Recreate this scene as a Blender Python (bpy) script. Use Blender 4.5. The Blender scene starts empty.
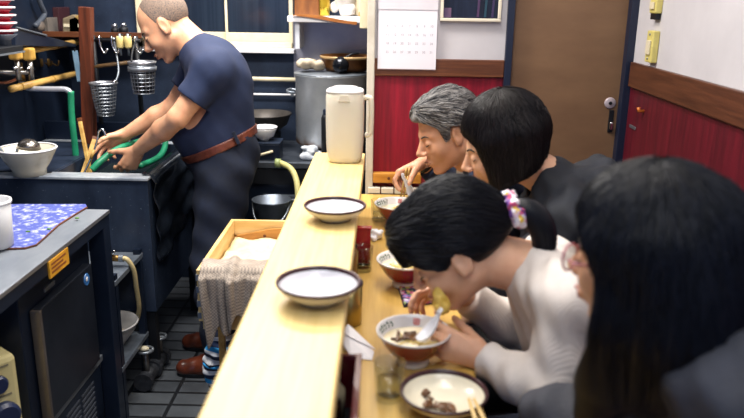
import bpy, math, random
import numpy as np
from mathutils import Vector, Matrix
random.seed(7)
PI = math.pi
V = Vector
COL = bpy.context.scene.collection
scene = bpy.context.scene

# ------------------------------------------------------------------ camera
F_PX = 740.0
CAM = V((0, 0, 1.55))
ROT = (Matrix.Rotation(math.radians(0.72), 3, 'Z') @ Matrix.Rotation(math.radians(90 - 16.1), 3, 'X')
       @ Matrix.Rotation(math.radians(0.9), 3, 'Z'))
cd = bpy.data.cameras.new('camera')
cam = bpy.data.objects.new('camera', cd)
COL.objects.link(cam)
cam.matrix_world = Matrix.Translation(CAM) @ ROT.to_4x4()
cd.sensor_width = 36
cd.lens = 36 * F_PX / 744
cd.clip_start = 0.02
cd.dof.use_dof = True
cd.dof.focus_distance = 2.75
cd.dof.aperture_fstop = 3.0
scene.camera = cam


def P(x, y, X=None, Y=None, z=None):
    """the point of the room seen at photo pixel (x, y) on the plane X=, Y= or z="""
    d = ROT @ V(((x - 372) / F_PX, -(y - 209) / F_PX, -1))
    if X is not None:
        t = (X - CAM.x) / d.x
    elif Y is not None:
        t = (Y - CAM.y) / d.y
    else:
        t = (z - CAM.z) / d.z
    return CAM + d * t


# --------------------------------------------------------------- materials
def lin(c):
    if isinstance(c, str):
        c = [int(c[i:i + 2], 16) / 255 for i in (0, 2, 4)]
    return tuple((v / 12.92 if v <= .04045 else ((v + .055) / 1.055) ** 2.4) for v in c) + (1,)


MATS = {}


def mat(name, c1, c2=None, rough=.5, metal=0, scale=8, stretch=(1, 1, 1), bump=0, bscale=80, bstretch=None,
        trans=0, ior=1.45, sss=0, coat=0, lo=.35, hi=.65, detail=5, emit=None, estr=0, rvar=0, aniso=0, speck=None):
    if name in MATS:
        return MATS[name]
    m = bpy.data.materials.new(name)
    m.use_nodes = True
    nt = m.node_tree
    N, L = nt.nodes, nt.links
    b = N['Principled BSDF']
    b.inputs['Base Color'].default_value = lin(c1)
    b.inputs['Roughness'].default_value = rough
    b.inputs['Metallic'].default_value = metal
    b.inputs['IOR'].default_value = ior
    b.inputs['Transmission Weight'].default_value = trans
    b.inputs['Coat Weight'].default_value = coat
    b.inputs['Anisotropic'].default_value = aniso
    if sss:
        b.inputs['Subsurface Weight'].default_value = sss
        b.inputs['Subsurface Radius'].default_value = (1, .35, .2)
        b.inputs['Subsurface Scale'].default_value = .012
    if emit:
        b.inputs['Emission Color'].default_value = lin(emit)
        b.inputs['Emission Strength'].default_value = estr
    tc = N.new('ShaderNodeTexCoord')
    if c2 is not None:
        mp = N.new('ShaderNodeMapping')
        mp.inputs['Scale'].default_value = stretch
        L.new(tc.outputs['Object'], mp.inputs['Vector'])
        n = N.new('ShaderNodeTexNoise')
        n.inputs['Scale'].default_value = scale
        n.inputs['Detail'].default_value = detail
        n.inputs['Roughness'].default_value = .62
        L.new(mp.outputs[0], n.inputs['Vector'])
        r = N.new('ShaderNodeValToRGB')
        r.color_ramp.elements[0].position = lo
        r.color_ramp.elements[1].position = hi
        r.color_ramp.elements[0].color = lin(c1)
        r.color_ramp.elements[1].color = lin(c2)
        L.new(n.outputs['Fac'], r.inputs['Fac'])
        L.new(r.outputs['Color'], b.inputs['Base Color'])
        if rvar:
            mr = N.new('ShaderNodeMapRange')
            mr.inputs['To Min'].default_value = max(.03, rough - rvar)
            mr.inputs['To Max'].default_value = min(1, rough + rvar)
            L.new(n.outputs['Fac'], mr.inputs['Value'])
            L.new(mr.outputs[0], b.inputs['Roughness'])
    if speck:                      # dried splashes: small pale spots
        ns = N.new('ShaderNodeTexNoise')
        ns.inputs['Scale'].default_value = 130
        ns.inputs['Detail'].default_value = 2
        L.new(tc.outputs['Object'], ns.inputs['Vector'])
        rs = N.new('ShaderNodeValToRGB')
        rs.color_ramp.elements[0].position = .69
        rs.color_ramp.elements[1].position = .76
        L.new(ns.outputs['Fac'], rs.inputs['Fac'])
        mxs = N.new('ShaderNodeMix'); mxs.data_type = 'RGBA'
        L.new(rs.outputs['Color'], mxs.inputs[0])
        L.new(b.inputs['Base Color'].links[0].from_socket, mxs.inputs[6])
        mxs.inputs[7].default_value = lin(speck)
        L.new(mxs.outputs[2], b.inputs['Base Color'])
    if bump:
        mp2 = N.new('ShaderNodeMapping')
        mp2.inputs['Scale'].default_value = bstretch or stretch
        L.new(tc.outputs['Object'], mp2.inputs['Vector'])
        n2 = N.new('ShaderNodeTexNoise')
        n2.inputs['Scale'].default_value = bscale
        n2.inputs['Detail'].default_value = 3
        L.new(mp2.outputs[0], n2.inputs['Vector'])
        bp = N.new('ShaderNodeBump')
        bp.inputs['Strength'].default_value = bump
        bp.inputs['Distance'].default_value = .004
        L.new(n2.outputs['Fac'], bp.inputs['Height'])
        L.new(bp.outputs[0], b.inputs['Normal'])
    MATS[name] = m
    return m


def stripe_mat(name, cols, scale, axis, rough=.9):
    """woven cloth with repeating stripes of the given colours along one axis"""
    m = bpy.data.materials.new(name)
    m.use_nodes = True
    N, L = m.node_tree.nodes, m.node_tree.links
    b = N['Principled BSDF']
    b.inputs['Roughness'].default_value = rough
    tc = N.new('ShaderNodeTexCoord')
    sx = N.new('ShaderNodeSeparateXYZ')
    L.new(tc.outputs['Object'], sx.inputs[0])
    mu = N.new('ShaderNodeMath'); mu.operation = 'MULTIPLY'; mu.inputs[1].default_value = scale
    L.new(sx.outputs[axis], mu.inputs[0])
    fr = N.new('ShaderNodeMath'); fr.operation = 'FRACT'
    L.new(mu.outputs[0], fr.inputs[0])
    r = N.new('ShaderNodeValToRGB')
    r.color_ramp.interpolation = 'CONSTANT'
    e = r.color_ramp.elements
    while len(e) < len(cols):
        e.new(.5)
    for i, (p, c) in enumerate(cols):
        e[i].position = p
        e[i].color = lin(c)
    L.new(fr.outputs[0], r.inputs[0])
    L.new(r.outputs[0], b.inputs['Base Color'])
    return m


# ------------------------------------------------------------ mesh builder
class MB:
    def __init__(s):
        s.v, s.f = [], []

    def add(s, vs, fs):
        n = len(s.v)
        s.v += [V(p) for p in vs]
        s.f += [tuple(i + n for i in f) for f in fs]
        return s

    def box(s, lo, hi, m=None):
        (x0, y0, z0), (x1, y1, z1) = lo, hi
        vs = [V(p) for p in ((x0, y0, z0), (x1, y0, z0), (x1, y1, z0), (x0, y1, z0), (x0, y0, z1), (x1, y0, z1), (x1, y1, z1), (x0, y1, z1))]
        if m:
            vs = [m @ p for p in vs]
        return s.add(vs, [(0, 3, 2, 1), (4, 5, 6, 7), (0, 1, 5, 4), (1, 2, 6, 5), (2, 3, 7, 6), (3, 0, 4, 7)])

    def bar(s, a, b, w, h, up=(0, 0, 1)):
        a, b = V(a), V(b)
        d = (b - a).normalized()
        sd = d.cross(V(up)).normalized() * w / 2
        u = sd.cross(d).normalized() * h / 2
        vs = [p + x for p in (a, b) for x in (-sd - u, sd - u, sd + u, -sd + u)]
        return s.add(vs, [(0, 1, 2, 3), (7, 6, 5, 4), (0, 4, 5, 1), (1, 5, 6, 2), (2, 6, 7, 3), (3, 7, 4, 0)])

    def lathe(s, prof, o=(0, 0, 0), n=40, m=None, arc=None):
        """prof: list of (radius, height); revolved about the vertical through o"""
        o = V(o)
        vs, fs = [], []
        for r, h in prof:
            for i in range(n):
                a = 2 * PI * i / n
                p = V((r * math.cos(a), r * math.sin(a), h))
                vs.append(o + (m @ p if m else p))
        k = len(prof)
        for j in range(k - 1):
            for i in range(n):
                i2 = (i + 1) % n
                fs.append((j * n + i, j * n + i2, (j + 1) * n + i2, (j + 1) * n + i))
        return s.add(vs, fs)

    def tube(s, pts, r, n=8, caps=True):
        pts = [V(p) for p in pts]
        rs = r if isinstance(r, (list, tuple)) else [r] * len(pts)
        vs, fs = [], []
        up = None
        for i, p in enumerate(pts):
            d = (pts[min(i + 1, len(pts) - 1)] - pts[max(i - 1, 0)]).normalized()
            if up is None:
                up = d.orthogonal().normalized()
            else:
                up = (up - d * up.dot(d))
                up = up.normalized() if up.length > 1e-6 else d.orthogonal().normalized()
            sd = d.cross(up)
            for j in range(n):
                a = 2 * PI * j / n
                vs.append(p + (up * math.cos(a) + sd * math.sin(a)) * rs[i])
        for i in range(len(pts) - 1):
            for j in range(n):
                j2 = (j + 1) % n
                fs.append((i * n + j, i * n + j2, (i + 1) * n + j2, (i + 1) * n + j))
        if caps:
            fs.append(tuple(range(n))[::-1])
            fs.append(tuple(range((len(pts) - 1) * n, len(pts) * n)))
        return s.add(vs, fs)

    def prism(s, poly, d, closed=True):
        """closed polygon of points swept by the vector d"""
        poly = [V(p) for p in poly]
        n = len(poly)
        d = V(d)
        fs = [tuple(range(n))[::-1], tuple(range(n, 2 * n))] + [(i, (i + 1) % n, n + (i + 1) % n, n + i) for i in range(n)]
        return s.add(poly + [p + d for p in poly], fs)

    def ball(s, c, r, n=16, m=3):
        r = r if isinstance(r, (tuple, list)) else (r, r, r)
        c = V(c)
        vs, fs = [], []
        k = n // 2
        for j in range(k + 1):
            t = PI * j / k
            for i in range(n):
                a = 2 * PI * i / n
                vs.append(c + V((r[0] * math.sin(t) * math.cos(a), r[1] * math.sin(t) * math.sin(a), r[2] * math.cos(t))))
        for j in range(k):
            for i in range(n):
                fs.append((j * n + i, (j + 1) * n + i, (j + 1) * n + (i + 1) % n, j * n + (i + 1) % n))
        return s.add(vs, fs)

    def build(s, name, material, parent=None, bevel=0, smooth=False, local=False, solid=0, subd=0):
        me = bpy.data.meshes.new(name)
        off = V((0, 0, 0))
        if parent is not None and not local:
            off = WORLD[parent.name]
        me.from_pydata([tuple(p - off) for p in s.v], [], s.f)
        me.validate()
        me.materials.append(material)
        if smooth:
            me.shade_smooth()
        o = bpy.data.objects.new(name, me)
        COL.objects.link(o)
        WORLD[o.name] = off.copy()
        if parent is not None:
            o.parent = parent
        if solid:
            md = o.modifiers.new('solid', 'SOLIDIFY'); md.thickness = solid; md.offset = 0
        if subd:
            md = o.modifiers.new('sub', 'SUBSURF'); md.levels = md.render_levels = subd
        if bevel:
            md = o.modifiers.new('bev', 'BEVEL'); md.width = bevel; md.segments = 2
            md.limit_method = 'ANGLE'; md.angle_limit = math.radians(40)
        return o


WORLD = {}


def thing(name, label, cat, loc=(0, 0, 0), group=None):
    o = bpy.data.objects.new(name, None)
    o.empty_display_size = .05
    o.location = loc
    COL.objects.link(o)
    WORLD[o.name] = V(loc)
    return tag(o, label, cat, group)


def tag(o, label=None, cat=None, group=None, kind=None):
    if label: o['label'] = label
    if cat: o['category'] = cat
    if group: o['group'] = group
    if kind: o['kind'] = kind
    return o


def struct(name, mb, m, **k):
    return tag(mb.build(name, m, **k), kind='structure')


def dup(o, loc, label, name=None):
    """copy a thing, its parts and their sub-parts"""
    def rec(a, par):
        c = a.copy()
        COL.objects.link(c)
        if par is not None:
            c.parent = par
        for ch in [x for x in COL.objects if x.parent == a]:
            rec(ch, c)
        return c
    c = rec(o, None)
    c.location = loc
    WORLD[c.name] = V(loc)
    c['label'] = label
    return c


def arcpts(pts, n=6):
    """smooth Catmull-Rom path through the points"""
    pts = [V(p) for p in pts]
    out = []
    for i in range(len(pts) - 1):
        p0, p1, p2, p3 = pts[max(i - 1, 0)], pts[i], pts[i + 1], pts[min(i + 2, len(pts) - 1)]
        for k in range(n):
            t = k / n
            out.append(.5 * ((2 * p1) + (p2 - p0) * t + (2 * p0 - 5 * p1 + 4 * p2 - p3) * t * t + (3 * p1 - p0 - 3 * p2 + p3) * t ** 3))
    return out + [pts[-1]]


# --------------------------------------------------- implicit-surface sculpting
class SDF:
    BIG = .05

    def __init__(s, lo, hi, h):
        s.h = h
        s.lo = np.array(lo, np.float32)
        s.n = np.ceil((np.array(hi) - s.lo) / h).astype(int) + 1
        s.ax = [s.lo[i] + h * np.arange(s.n[i], dtype=np.float32) for i in range(3)]
        s.d = np.full(s.n, s.BIG, np.float32)

    def _sl(s, lo, hi):
        i0 = np.clip(np.floor((np.array(lo) - s.lo) / s.h).astype(int), 0, s.n)
        i1 = np.clip(np.ceil((np.array(hi) - s.lo) / s.h).astype(int) + 1, 0, s.n)
        if (i1 <= i0).any():
            return None, None
        sl = tuple(slice(a, b) for a, b in zip(i0, i1))
        g = [s.ax[0][sl[0]][:, None, None], s.ax[1][sl[1]][None, :, None], s.ax[2][sl[2]][None, None, :]]
        return sl, g

    def _comb(s, sl, b, k, op):
        a = s.d[sl]
        if op == 'u':
            if k > 0:
                h = np.maximum(k - np.abs(a - b), 0) / k
                s.d[sl] = np.minimum(a, b) - h * h * k * .25
            else:
                s.d[sl] = np.minimum(a, b)
        else:
            b = -b
            h = np.maximum(k - np.abs(a - b), 0) / max(k, 1e-6)
            s.d[sl] = np.maximum(a, b) + h * h * k * .25

    def cone(s, a, b, ra, rb, k=.01, op='u'):
        a, b = np.array(a, np.float32), np.array(b, np.float32)
        m = k + 3 * s.h + .004
        lo = np.minimum(a - ra, b - rb) - m
        hi = np.maximum(a + ra, b + rb) + m
        sl, g = s._sl(lo, hi)
        if sl is None:
            return
        ba = b - a
        L2 = max(float(ba @ ba), 1e-9)
        q = [g[i] - a[i] for i in range(3)]
        t = np.clip((q[0] * ba[0] + q[1] * ba[1] + q[2] * ba[2]) / L2, 0, 1)
        d = np.sqrt((q[0] - t * ba[0]) ** 2 + (q[1] - t * ba[1]) ** 2 + (q[2] - t * ba[2]) ** 2) - (ra + (rb - ra) * t)
        s._comb(sl, d, k, op)

    def ell(s, c, r, fr=None, k=.01, op='u'):
        """ellipsoid; fr = three world axes for the radii"""
        c = np.array(c, np.float32)
        r = np.array(r, np.float32)
        m = k + 3 * s.h + .004
        if fr is None:
            ext = r
            ax = np.eye(3, dtype=np.float32)
        else:
            ax = np.array([list(x) for x in fr], np.float32)
            ext = np.sqrt(((ax * r[:, None]) ** 2).sum(0))
        sl, g = s._sl(c - ext - m, c + ext + m)
        if sl is None:
            return
        q = [g[i] - c[i] for i in range(3)]
        l = [q[0] * ax[i][0] + q[1] * ax[i][1] + q[2] * ax[i][2] for i in range(3)]
        k0 = np.sqrt(sum((l[i] / r[i]) ** 2 for i in range(3)))
        k1 = np.sqrt(sum((l[i] / r[i] ** 2) ** 2 for i in range(3)))
        d = k0 * (k0 - 1) / np.maximum(k1, 1e-6)
        s._comb(sl, d, k, op)

    def grid(s):
        return s.ax[0][:, None, None], s.ax[1][None, :, None], s.ax[2][None, None, :]

    def clip(s, n, p):
        """keep the side of the plane through p that n points away from"""
        x, y, z = s.grid()
        c = n[0] * p[0] + n[1] * p[1] + n[2] * p[2]
        s.d = np.maximum(s.d, (x * n[0] + y * n[1] + z * n[2] - c).astype(np.float32))

    def ripple(s, waves):
        """waves: (direction*frequency vector, amplitude, phase)"""
        x, y, z = s.grid()
        for w, a, ph in waves:
            s.d += (a * np.sin(x * w[0] + y * w[1] + z * w[2] + ph)).astype(np.float32)

    def surf(s, smooth=1):
        d, n = s.d, s.n
        ins = d < 0
        ins[0] = ins[-1] = False
        ins[:, 0] = ins[:, -1] = False
        ins[:, :, 0] = ins[:, :, -1] = False
        cnt = np.zeros(n - 1, np.uint8)
        sl = lambda o, i: slice(o, n[i] - 1 + o)
        for a in (0, 1):
            for b in (0, 1):
                for c in (0, 1):
                    cnt += ins[sl(a, 0), sl(b, 1), sl(c, 2)]
        act = np.argwhere((cnt > 0) & (cnt < 8))
        idx = np.full(n - 1, -1, np.int32)
        idx[tuple(act.T)] = np.arange(len(act))
        cor = {}
        for a in (0, 1):
            for b in (0, 1):
                for c in (0, 1):
                    cor[a, b, c] = d[act[:, 0] + a, act[:, 1] + b, act[:, 2] + c]
        pos = np.zeros((len(act), 3), np.float32)
        num = np.zeros(len(act), np.float32)
        for p in cor:
            for ax in range(3):
                if p[ax] == 0:
                    q = list(p); q[ax] = 1; q = tuple(q)
                    da, db = cor[p], cor[q]
                    m = (da < 0) != (db < 0)
                    t = np.where(m, da / np.where(m, da - db, 1), 0)
                    for i in range(3):
                        pos[:, i] += np.where(m, p[i] + (t if i == ax else 0), 0)
                    num += m
        pos = (act + pos / np.maximum(num, 1)[:, None]) * s.h + s.lo
        quads = []
        for ax in range(3):
            o = [slice(None)] * 3
            e0 = [slice(1, -1)] * 3; e0[ax] = slice(0, -1)
            e1 = [slice(1, -1)] * 3; e1[ax] = slice(1, None)
            A, B = ins[tuple(e0)], ins[tuple(e1)]
            ch = np.argwhere(A != B)
            fl = A[tuple(ch.T)]
            base = ch.copy()
            for i in range(3):
                if i != ax:
                    base[:, i] += 1
            u, v = (ax + 1) % 3, (ax + 2) % 3
            def cell(du, dv):
                c = base.copy(); c[:, u] -= du; c[:, v] -= dv
                return idx[tuple(c.T)]
            q = np.stack([cell(1, 1), cell(0, 1), cell(0, 0), cell(1, 0)], 1)
            q[~fl] = q[~fl][:, ::-1]
            quads.append(q)
        F = np.concatenate(quads)
        F = F[(F >= 0).all(1)]
        for _ in range(smooth):
            acc = np.zeros_like(pos); w = np.zeros(len(pos), np.float32)
            for i in range(4):
                a, b = F[:, i], F[:, (i + 1) % 4]
                for j in range(3):
                    acc[:, j] += np.bincount(a, pos[b, j], len(pos)) + np.bincount(b, pos[a, j], len(pos))
                w += np.bincount(a, minlength=len(pos)) + np.bincount(b, minlength=len(pos))
            pos = .5 * pos + .5 * acc / np.maximum(w, 1)[:, None]
        return pos, F

    def sample(s, p):
        i = np.clip(((np.array(p) - s.lo) / s.h + .5).astype(int), 0, s.n - 1)
        return float(s.d[i[0], i[1], i[2]])

    def build(s, name, m, parent=None, smooth=1, extra=None, tones=None):
        pos, F = s.surf(smooth)
        return mesh_np(name, pos, F, m, parent, extra)


def mesh_np(name, pos, F, m, parent=None, extra=None):
    off = np.array(WORLD[parent.name] if parent is not None else (0, 0, 0), np.float32)
    nv = len(pos)
    vs = pos - off
    tone = np.full(nv, .5, np.float32)
    loops = F.ravel().astype(np.int32)
    starts = np.arange(len(F), dtype=np.int32) * 4
    tot = np.full(len(F), 4, np.int32)
    if extra is not None and len(extra[0]):
        ev, ef, et = extra                     # more quads (strands)
        vs = np.concatenate([vs, np.array(ev, np.float32) - off])
        tone = np.concatenate([tone, np.array(et, np.float32)])
        ef = np.array(ef, np.int32) + nv
        starts = np.concatenate([starts, len(loops) + np.arange(len(ef), dtype=np.int32) * 4])
        loops = np.concatenate([loops, ef.ravel()])
    me = bpy.data.meshes.new(name)
    me.vertices.add(len(vs))
    me.vertices.foreach_set('co', vs.ravel())
    me.loops.add(len(loops))
    me.loops.foreach_set('vertex_index', loops)
    me.polygons.add(len(starts))
    me.polygons.foreach_set('loop_start', starts)
    me.update(calc_edges=True)
    me.validate()
    a = me.attributes.new('tone', 'FLOAT', 'POINT')
    a.data.foreach_set('value', tone)
    me.materials.append(m)
    me.shade_smooth()
    o = bpy.data.objects.new(name, me)
    COL.objects.link(o)
    WORLD[o.name] = V(off)
    if parent is not None:
        o.parent = parent
    return o
# ================================================================ materials used
M_white_wall = mat('plaster_white', 'c6c3c8', 'bab7bc', rough=.75, scale=3, bump=.08, bscale=40)
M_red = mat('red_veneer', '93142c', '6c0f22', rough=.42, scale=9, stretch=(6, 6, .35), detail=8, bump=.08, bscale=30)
M_darkwood = mat('dark_brown_wood', '6b3d22', '4a2716', rough=.45, scale=6, stretch=(.6, .6, 9), bump=.1, bscale=20)
M_rail = mat('brown_rail_wood', '70432a', '4f2c1b', rough=.4, scale=5, stretch=(.7, .7, 14), bump=.1, bscale=20)
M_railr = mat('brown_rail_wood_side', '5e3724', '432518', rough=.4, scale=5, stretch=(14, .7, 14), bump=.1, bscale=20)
M_navy = mat('navy_paint', '141d33', rough=.45)
M_door = mat('brown_door_veneer', '7d5f45', '6b4f39', rough=.55, scale=5, stretch=(1, 1, 2.5), lo=.25, hi=.8)
M_cream = mat('cream_paint', 'd8cfb4', 'c9bd9d', rough=.5, scale=7)
M_white = mat('white_paint', 'd8d8dc', rough=.5)
M_steel = mat('dull_steel', '8e959e', '6d757f', rough=.34, metal=.6, scale=5, rvar=.1)
M_steel_bright = mat('bright_steel', 'b9bcc4', 'a1a5b0', rough=.3, metal=.85, scale=4, rvar=.12, bump=.1, bscale=3)
M_dsteel = mat('stained_dark_steel', '38445a', '1b2434', rough=.36, metal=.4, scale=6, rvar=.15, lo=.3, hi=.75, speck='6f7b90')
M_sink = mat('splashed_sink_steel', '39455b', '1e283a', rough=.34, metal=.35, scale=7, stretch=(1, 1, .4), rvar=.15, lo=.3, hi=.7, detail=9, speck='a9b2c0')
M_navysteel = mat('navy_enamel', '1c2638', '141d2e', rough=.34, metal=.3, scale=5)
M_black = mat('black_iron', '14171d', rough=.5, metal=.3)
M_chrome = mat('chrome', 'd9dce0', rough=.12, metal=1)
M_bamboo = mat('bamboo', 'c7a35e', 'a67f3f', rough=.45, scale=5, stretch=(8, 1.5, 8))
M_floor = None


def floor_mat():
    m = bpy.data.materials.new('dark_floor_tiles')
    m.use_nodes = True
    N, L = m.node_tree.nodes, m.node_tree.links
    b = N['Principled BSDF']
    tc = N.new('ShaderNodeTexCoord')
    mp = N.new('ShaderNodeMapping')
    mp.inputs['Location'].default_value = (.05, .02, 0)
    L.new(tc.outputs['Object'], mp.inputs[0])
    br = N.new('ShaderNodeTexBrick')
    br.offset = 0.0
    br.inputs['Scale'].default_value = 1
    br.inputs['Brick Width'].default_value = .19
    br.inputs['Row Height'].default_value = .092
    br.inputs['Mortar Size'].default_value = .008
    br.inputs['Mortar Smooth'].default_value = .3
    br.inputs['Color1'].default_value = lin('54595f')
    br.inputs['Color2'].default_value = lin('444950')
    br.inputs['Mortar'].default_value = lin('14171d')
    L.new(mp.outputs[0], br.inputs['Vector'])
    n = N.new('ShaderNodeTexNoise'); n.inputs['Scale'].default_value = 9; n.inputs['Detail'].default_value = 6
    L.new(tc.outputs['Object'], n.inputs['Vector'])
    mx = N.new('ShaderNodeMix'); mx.data_type = 'RGBA'; mx.blend_type = 'MULTIPLY'
    mx.inputs[0].default_value = .7
    L.new(br.outputs['Color'], mx.inputs[6])
    r = N.new('ShaderNodeValToRGB')
    r.color_ramp.elements[0].position = .3; r.color_ramp.elements[0].color = (.3, .3, .32, 1)
    r.color_ramp.elements[1].position = .7; r.color_ramp.elements[1].color = (1, 1, 1, 1)
    L.new(n.outputs['Fac'], r.inputs[0])
    L.new(r.outputs[0], mx.inputs[7])
    L.new(mx.outputs[2], b.inputs['Base Color'])
    b.inputs['Roughness'].default_value = .45
    bp = N.new('ShaderNodeBump'); bp.inputs['Strength'].default_value = .7; bp.inputs['Distance'].default_value = .006
    bp.invert = True
    L.new(br.outputs['Fac'], bp.inputs['Height'])
    L.new(bp.outputs[0], b.inputs['Normal'])
    return m


# ================================================================ setting
XL, XR, YB, YK = -1.64, .898, 2.75, 3.9
struct('floor', MB().box((XL - .1, -.8, -.06), (XR + .1, YK + .1, 0)), floor_mat())
struct('ceiling', MB().box((XL - .1, -.8, 2.5), (XR + .1, YK + .1, 2.56)), mat('ceiling_board', 'cfcac0', rough=.8))
ZR0, ZR1 = 1.268, 1.331                       # dado rail
struct('wall_right', MB().box((XR, -.8, ZR0), (XR + .08, YB, 2.5)), M_white_wall)
struct('wall_right_panel', MB().box((XR, -.8, 0), (XR + .08, YB, ZR0)), mat('red_veneer_shaded', '651423', '480d1a', rough=.42, scale=9, stretch=(6, 6, .35), detail=8, bump=.08, bscale=30))  # same red veneer, darkened in colour for the shade on the right wall
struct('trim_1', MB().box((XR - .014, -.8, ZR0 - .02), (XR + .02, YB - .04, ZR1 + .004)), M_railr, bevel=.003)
X_P0, X_P1 = P(505.5, 40, Y=YB).x, P(512.5, 40, Y=YB).x
struct('wall_back', MB().box((-.06, YB, ZR0), (X_P0 + .005, YB + .06, 2.5)), M_white_wall)
struct('wall_back_panel', MB().box((-.06, YB, 0), (X_P0 + .005, YB + .06, ZR0)), M_red)
struct('trim_2', MB().box((-.045, YB - .014, ZR0), (X_P0, YB + .005, ZR1)), M_rail, bevel=.003)
struct('trim_3', MB().box((X_P0, YB - .02, 0), (X_P1, YB + .06, 2.5)), M_navy, bevel=.002)
X_D1 = P(628.5, 40, Y=YB - .03).x
struct('trim_4', MB().box((X_D1, YB - .03, 0), (XR + .02, YB + .06, 2.5)), M_navy, bevel=.002)
d = struct('door_1', MB().box((X_P1, YB + .01, .01), (X_D1, YB + .045, 2.5)), M_door)
kb = P(610, 103, Y=YB + .01)
# the lock and the pull set into the door, parts of the door
rose = MB().lathe([(0, .006), (.017, .006), (.0205, .004), (.021, 0)], n=28, m=Matrix.Rotation(PI / 2, 3, 'X'), o=kb)
rose.build('lock_rose', mat('rose_pale', 'b3a7ae', rough=.4, metal=.2), d, smooth=True)
MB().lathe([(0, .009), (.006, .009), (.007, .005)], n=20, m=Matrix.Rotation(PI / 2, 3, 'X'), o=kb).build('keyhole', M_black, d)
hb = P(610.5, 121, Y=YB + .01)
MB().box((hb.x - .009, hb.y - .006, hb.z - .042), (hb.x + .009, hb.y, hb.z + .042)).build('handle_plate', M_black, d, bevel=.002)
MB().box((hb.x - .006, hb.y - .02, hb.z - .03), (hb.x + .006, hb.y - .005, hb.z - .002)).build('handle', M_chrome, d, bevel=.003)
# white post that ends the partition between kitchen and dining side
xa, xb = P(366.5, 100, Y=YB - .02).x, P(374, 100, Y=YB - .02).x
struct('trim_5', MB().box((xa, YB - .03, .0), (xb, YB + .05, 2.5)), mat('post_white', 'cfc9bd', 'b9b2a4', rough=.55, scale=9), bevel=.003)
struct('wall_partition', MB().box((xa + .004, YB + .05, 0), (xa + .024, YK, 2.5)), mat('partition_board', '5b5348', '3a352e', rough=.7, scale=5))
ya, yb_ = P(360, 28, Y=YB + .1), P(366.5, 0, Y=YB + .1)
struct('trim_6', MB().box((ya.x, YB + .06, ya.z), (xa + .003, YB + .14, 2.5)), M_cream, bevel=.003)
# kitchen
struct('wall_left', MB().box((XL - .06, -.8, 0), (XL, YK, 2.5)), mat('grimy_navy_steel', '1f2a3d', '141d2e', rough=.38, metal=.3, scale=4, rvar=.1))
wz = P(245, 47.5, Y=YK).z
wx0, wx1 = P(196, 30, Y=YK).x - .3, P(293.5, 30, Y=YK).x
kw = MB()
kw.box((XL, YK, 0), (xa + .02, YK + .06, wz))
kw.box((XL, YK, wz), (wx0, YK + .06, 2.5))
kw.box((wx1, YK, wz), (xa + .02, YK + .06, 2.5))
struct('wall_kitchen', kw, M_dsteel)
# window over the stove: frame, two sashes, panes
wf = struct('window_1', MB().box((wx0, YK - .02, wz), (wx1, YK + .05, wz + .03)).box((wx0, YK - .02, 2.3), (wx1, YK + .05, 2.5))
            .box((wx1 - .012, YK - .02, wz), (wx1, YK + .05, 2.3)).box((wx0, YK - .02, wz), (wx0 + .03, YK + .05, 2.3)), M_cream, bevel=.004)
mx = P(226.5, 20, Y=YK).x
sash = MB()
for a, b, y in ((wx0 + .03, mx + .007, YK + .022), (mx - .008, wx1 - .010, YK)):
    sash.box((a, y, wz + .03), (b, y + .02, wz + .075)).box((a, y, 2.2), (b, y + .02, 2.3))
    sash.box((a, y, wz + .075), (a + .013, y + .02, 2.2)).box((b - .013, y, wz + .075), (b, y + .02, 2.2))
sash.build('sash', M_cream, wf, bevel=.003)
MB().box((wx0 + .05, YK + .028, wz + .07), (mx, YK + .034, 2.21)).build('window_pane', mat('dark_streaked_glass', '27313f', '141b28', rough=.15, scale=7, stretch=(3.2, 1, .04), lo=.3, hi=.7), wf)  # vertical reflections and curtain folds are streaked into the pane colour
MB().box((mx, YK + .006, wz + .07), (wx1 - .012, YK + .012, 2.21)).build('window_pane', MATS['dark_streaked_glass'], wf)
MB().box((wx0, YK - .07, wz - .022), (wx1 + .01, YK - .005, wz)).build('sill', M_white, wf, bevel=.003)
# bright steel sheet to the right of the window
s0, s1 = P(294, 76, Y=YK - .01), P(366, 21, Y=YK - .01)
struct('wall_splashback', MB().box((s0.x, YK - .012, s0.z - .02), (s1.x + .02, YK - .001, s1.z)), mat('splashback_steel', 'a19fa9', '7c7d8d', rough=.28, metal=.35, scale=3, lo=.3, hi=.7, bump=.15, bscale=5))

# ================================================================ kitchen wall shelf with jars
sh0, sh1 = P(287, 22, Y=YK - .25), P(367, 22, Y=YK - .25)
shz = sh0.z
sf = thing('wall_shelf', 'white kitchen shelf with a wavy wooden lip above the stockpot', 'shelf', (sh0.x, YK - .12, shz))
MB().box((sh0.x, YK - .24, shz), (sh1.x, YK - .002, shz + .028)).build('board', M_white, sf, bevel=.003)
lip = []
n = 24
for i in range(n + 1):
    t = i / n
    lip.append((sh0.x + .025 + t * (.31), YK - .252, shz + .034 - .02 * t + .008 * math.sin(t * 5)))
for i in range(n, -1, -1):
    t = i / n
    lip.append((sh0.x + .025 + t * .31, YK - .252, shz + .012 - .016 * t ** 2 + .006 * math.sin(t * 4 + 1.5) + .012 * (1 - t)))
MB().prism(lip, (0, .012, 0)).build('wooden_lip', mat('lip_wood', 'a3662c', '6d3c17', rough=.45, scale=6, stretch=(1, 5, 12)), sf)
bk = MB()
bx = P(295.5, 30, Y=YK - .2).x
bk.box((bx, YK - .22, shz - .13), (bx + .022, YK - .002, shz))
bk.build('bracket', mat('bracket_grey', 'b9bdc6', rough=.4), sf, bevel=.003)
ztop = shz + .029


def on_shelf(px):
    p = P(px, 14, Y=YK - .13)
    return V((p.x, YK - .13, ztop))


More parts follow.
